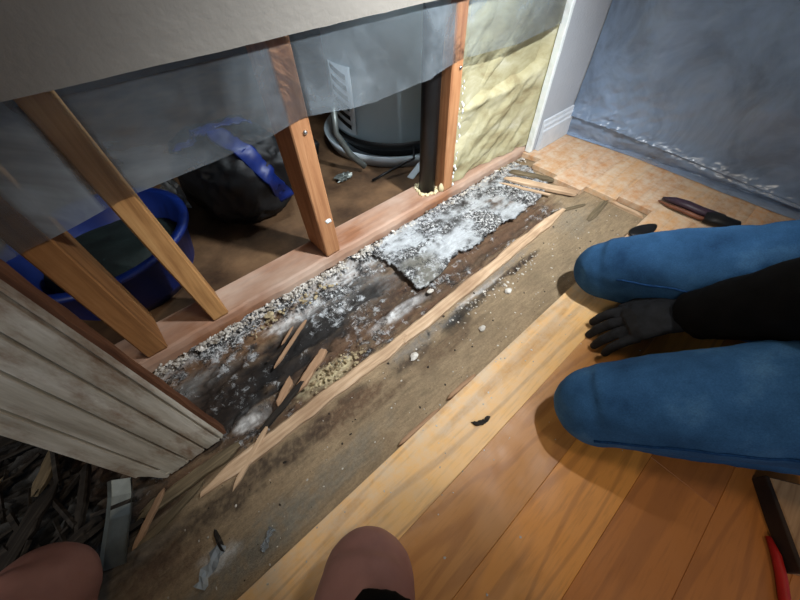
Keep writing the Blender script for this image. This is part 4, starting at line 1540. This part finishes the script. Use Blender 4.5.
bm = bmesh.new()
for K, H, A in ((KA, HA, AA), (KB, HB, AB)):
    leg_tubes(bm, K, H, A, 0.003)
    add_tube(bm, [PEL + Vector((0, 0, 0.01)), H], [0.115, 0.102], 20)
add_tube(bm, [PEL + Vector((0, 0, -0.06)), PEL + Vector((0, 0, 0.02)), PEL + Vector((0, 0.004, 0.11))], [0.13, 0.145, 0.135], 24, squash=(1.15, 0.9), up=(-0.41, 0.91, 0))
jeans = voxel_body('jeans', bm, M_denim, person, 0.0055, 10, jeans_wrinkle)
jeans['label'] = 'faded blue jeans with side seams'
jb = BVHTree.FromPolygons([v.co for v in jeans.data.vertices], [list(p.vertices) for p in jeans.data.polygons])


def seam(path, r=0.0022, name='seam', mat=None):
    pts = []
    for p, q in zip(path, path[1:]):
        p, q = Vector(p), Vector(q)
        pts += [p.lerp(q, k / 8) for k in range(8)]
    pts.append(Vector(path[-1]))
    out = []
    for p in pts:
        loc, nrm, _, _ = jb.find_nearest(p)
        out.append(loc + nrm * r * 0.3)
    bm = bmesh.new()
    add_tube(bm, out, r, 6)
    return from_bm(name, bm, mat or M_denim_dark, jeans, True)


# inner seam of the far leg, outer seam of the near leg, knee creases
dA, dB = (HA - KA), (HB - KB)
sA = Vector((-0.91, -0.41, 0)).normalized()
seam([KA + sA * 0.09 + Vector((0, 0, 0.035)), KA + dA * 0.3 + sA * 0.10 + Vector((0, 0, 0.030)), KA + dA * 0.6 + sA * 0.10 + Vector((0, 0, 0.03)), KA + dA * 0.95 + sA * 0.1 + Vector((0, 0, 0.03))])
seam([KB + sA * 0.09 + Vector((0, 0, 0.00)), KB + dB * 0.3 + sA * 0.10 + Vector((0, 0, 0.02)), KB + dB * 0.65 + sA * 0.10 + Vector((0, 0, 0.02)), KB + dB * 0.98 + sA * 0.1 + Vector((0, 0, 0.02))])
band('belt', [PEL + Vector((0.15 * math.cos(a_), 0.13 * math.sin(a_), 0.105)) for a_ in np.linspace(0, 6.28, 20)], 0.018, 0.003, M_boot, jeans, jb, 2)

# jacket: trunk and both sleeves in one piece
bm = bmesh.new()
add_tube(bm, [PEL + Vector((0, 0, 0.08)), PEL.lerp(CHEST, 0.5), CHEST, CHEST + Vector((0, 0.03, 0.11)), NECK + Vector((0, 0, -0.02))], [0.148, 0.145, 0.150, 0.115, 0.075], 26, squash=(1.10, 0.86), up=(-0.41, 0.91, 0))
arm_tubes(bm, SL, EL, WL, (0.068, 0.062, 0.058, 0.043), 0.002)
arm_tubes(bm, SR, ER, WR, (0.068, 0.062, 0.058, 0.043), 0.002)
for s in (SL, SR):
    add_tube(bm, [CHEST + Vector((0, 0.01, 0.05)), s], [0.105, 0.070], 18)
jacket = voxel_body('jacket', bm, M_jacket, person, 0.0075, 5, lambda p: 0.005 * fbm(p.x * 12, p.y * 12, p.z * 14))
jacket['label'] = 'plain black jacket'


def hand(bm, wrist, d, s, up, sc=1.0, curl=0.5, spread=0.16):
    """gloved hand: d = fingers' direction, s = towards the thumb, up = back of the hand"""
    d, s = d.normalized(), (s - d * s.dot(d)).normalized()
    up = up.normalized()
    P = lambda a, b, c: wrist + (d * a + s * b + up * c) * sc
    add_tube(bm, [P(-0.030, 0, 0), P(0.0, 0, 0), P(0.035, 0.004, 0.004), P(0.075, 0.002, 0.004), P(0.092, 0.0, 0.0)], [0.032 * sc, 0.030 * sc, 0.038 * sc, 0.042 * sc, 0.037 * sc], 18, squash=[(1.0, 0.85), (1.0, 0.75), (1.05, 0.52), (1.05, 0.42), (1.0, 0.36)], up=up)
    for off_, L, r in ((0.031, 0.074, 0.0098), (0.0105, 0.083, 0.0102), (-0.0105, 0.077, 0.0098), (-0.030, 0.060, 0.0088)):
        a0 = math.atan(spread * off_ / 0.03)
        fd = d * math.cos(a0) + s * math.sin(a0)
        p = P(0.080, off_ * 1.0, 0.0)
        pts, rad = [p], [r * sc * 1.08]
        ang = 0.15
        for seg_, rr2 in ((0.45, 1.0), (0.30, 0.94), (0.25, 0.80)):
            q = pts[-1] + (fd * math.cos(ang) - up * math.sin(ang)) * L * seg_ * sc
            pts.append(q)
            rad.append(r * rr2 * sc)
            ang += curl
        add_tube(bm, pts, rad, 12)
        for q, rr2 in zip(pts[1:], rad[1:]):
            add_ball(bm, q, rr2, (1, 1, 1), 2)
    # thumb leaves the side of the palm near its base
    pts = [P(0.016, 0.022, -0.004), P(0.042, 0.046, -0.010), P(0.070, 0.056, -0.014), P(0.094, 0.054, -0.018)]
    rad = [0.017 * sc, 0.0135 * sc, 0.0118 * sc, 0.0095 * sc]
    add_tube(bm, pts, rad, 12)
    for q, rr2 in zip(pts[1:], rad[1:]):
        add_ball(bm, q, rr2, (1, 1, 1), 2)


bm = bmesh.new()
dl = Vector((-0.066, 0.088, -0.070))
hand(bm, WL, dl, Vector((0.80, 0.55, 0.0)), Vector((-0.10, 0.40, 0.90)), 1.1, 0.30)
g1 = voxel_body('glove', bm, M_glove, person, 0.0026, 3, lambda p: 0.0012 * fbm(p.x * 60, p.y * 60, p.z * 60))
g1['label'] = 'black work glove with fingers spread between the knees'
bm = bmesh.new()
hand(bm, WR, Vector((-0.70, 0.30, -0.25)), Vector((-0.5, -0.8, 0)), Vector((-0.25, 0.3, 0.9)), 1.0, 0.35)
g2 = voxel_body('glove', bm, M_glove, person, 0.003, 3)
g2['label'] = 'black work glove on the far thigh'
for K, A in ((KA, AA), (KB, AB)):
    bm = bmesh.new()
    e = (A - K).normalized()
    add_tube(bm, [A - e * 0.03, A + e * 0.03 + Vector((0, 0, 0.005)), A + e * 0.06 + Vector((0, 0, -0.005))], [0.05, 0.05, 0.045], 16)
    add_tube(bm, [A + e * 0.02 + Vector((0, 0, -0.005)), A + e * 0.10 + Vector((0, 0, -0.012)), A + e * 0.16 + Vector((0, 0, -0.015))], [0.040, 0.038, 0.026], 16, squash=(1.1, 0.8))
    voxel_body('boot', bm, M_boot, person, 0.006, 4)

ht = empty('head_torch', (0.66, -0.06, 0.96))
tag(ht, 'small black head torch strapped to the forehead of the kneeling person', 'torch')
bm = bmesh.new()
hc = HEAD + FACE * 0.100 + up_ * 0.062
add_tube(bm, [hc - FACE * 0.006, hc + FACE * 0.018, hc + FACE * 0.022], [0.022, 0.022, 0.018], 18)
from_bm('torch_housing', bm, M_wire, ht, True)
bm = bmesh.new()
ringp = [HEAD + up_ * 0.058 + (sd_ * math.cos(a_) * 0.096 + FACE * math.sin(a_) * 0.106) for a_ in np.linspace(0, 2 * math.pi, 33)]
add_tube(bm, ringp, 0.006, 8, squash=(0.5, 2.0))
from_bm('head_strap', bm, M_wire, ht, True)

# --- the second person, kneeling at the lower left: bare knees and dark shorts
PKR, PHR, PAR = Vector((-0.052, 0.024, 0.085)), Vector((-0.300, -0.240, 0.265)), Vector((-0.290, -0.270, 0.048))
PKL, PHL, PAL = Vector((-0.380, 0.290, 0.085)), Vector((-0.480, -0.085, 0.265)), Vector((-0.510, -0.080, 0.048))
PP = Vector((-0.400, -0.180, 0.270))
p2 = empty('person', (-0.40, -0.18, 0))
tag(p2, 'second kneeling person with bare knees and dark shorts at the bottom edge', 'person')
bm = bmesh.new()
for K, H, A in ((PKR, PHR, PAR), (PKL, PHL, PAL)):
    leg_tubes(bm, K, H, A, -0.002, 0.97)
    add_tube(bm, [PP, H], [0.100, 0.092], 16)
    e = (A - K).normalized()
    add_tube(bm, [A - e * 0.02, A + e * 0.05 + Vector((0, 0, -0.004)), A + e * 0.15 + Vector((0, 0, -0.015)), A + e * 0.20 + Vector((0, 0, -0.02))], [0.042, 0.040, 0.034, 0.022], 16)
add_tube(bm, [PP + Vector((0, 0, -0.05)), PP + Vector((0, 0, 0.10))], [0.12, 0.12], 20)
b2 = voxel_body('body', bm, M_skin, p2, 0.006, 8, lambda p: 0.0015 * fbm(p.x * 20, p.y * 20, p.z * 20))
b2['label'] = 'bare knees and shins'
bm = bmesh.new()
for K, H in ((PKR, PHR), (PKL, PHL)):
    add_tube(bm, [K.lerp(H, 0.13) + Vector((0.034, -0.028, 0.002)), K.lerp(H, 0.3) + Vector((0.016, -0.012, 0.008)), K.lerp(H, 0.6) + Vector((0, 0, 0.010)), H], [0.078, 0.094, 0.100, 0.112], 22)
    add_tube(bm, [PP, H], [0.115, 0.108], 18)
add_tube(bm, [PP + Vector((0, 0, -0.06)), PP + Vector((0, 0, 0.02)), PP + Vector((0, 0, 0.115))], [0.13, 0.148, 0.14], 24, squash=(1.12, 0.9), up=(0.62, 0.78, 0))
sh = voxel_body('shorts', bm, M_jacket, p2, 0.007, 5, lambda p: 0.004 * fbm(p.x * 14, p.y * 14, p.z * 14))
sh['label'] = 'dark shorts'
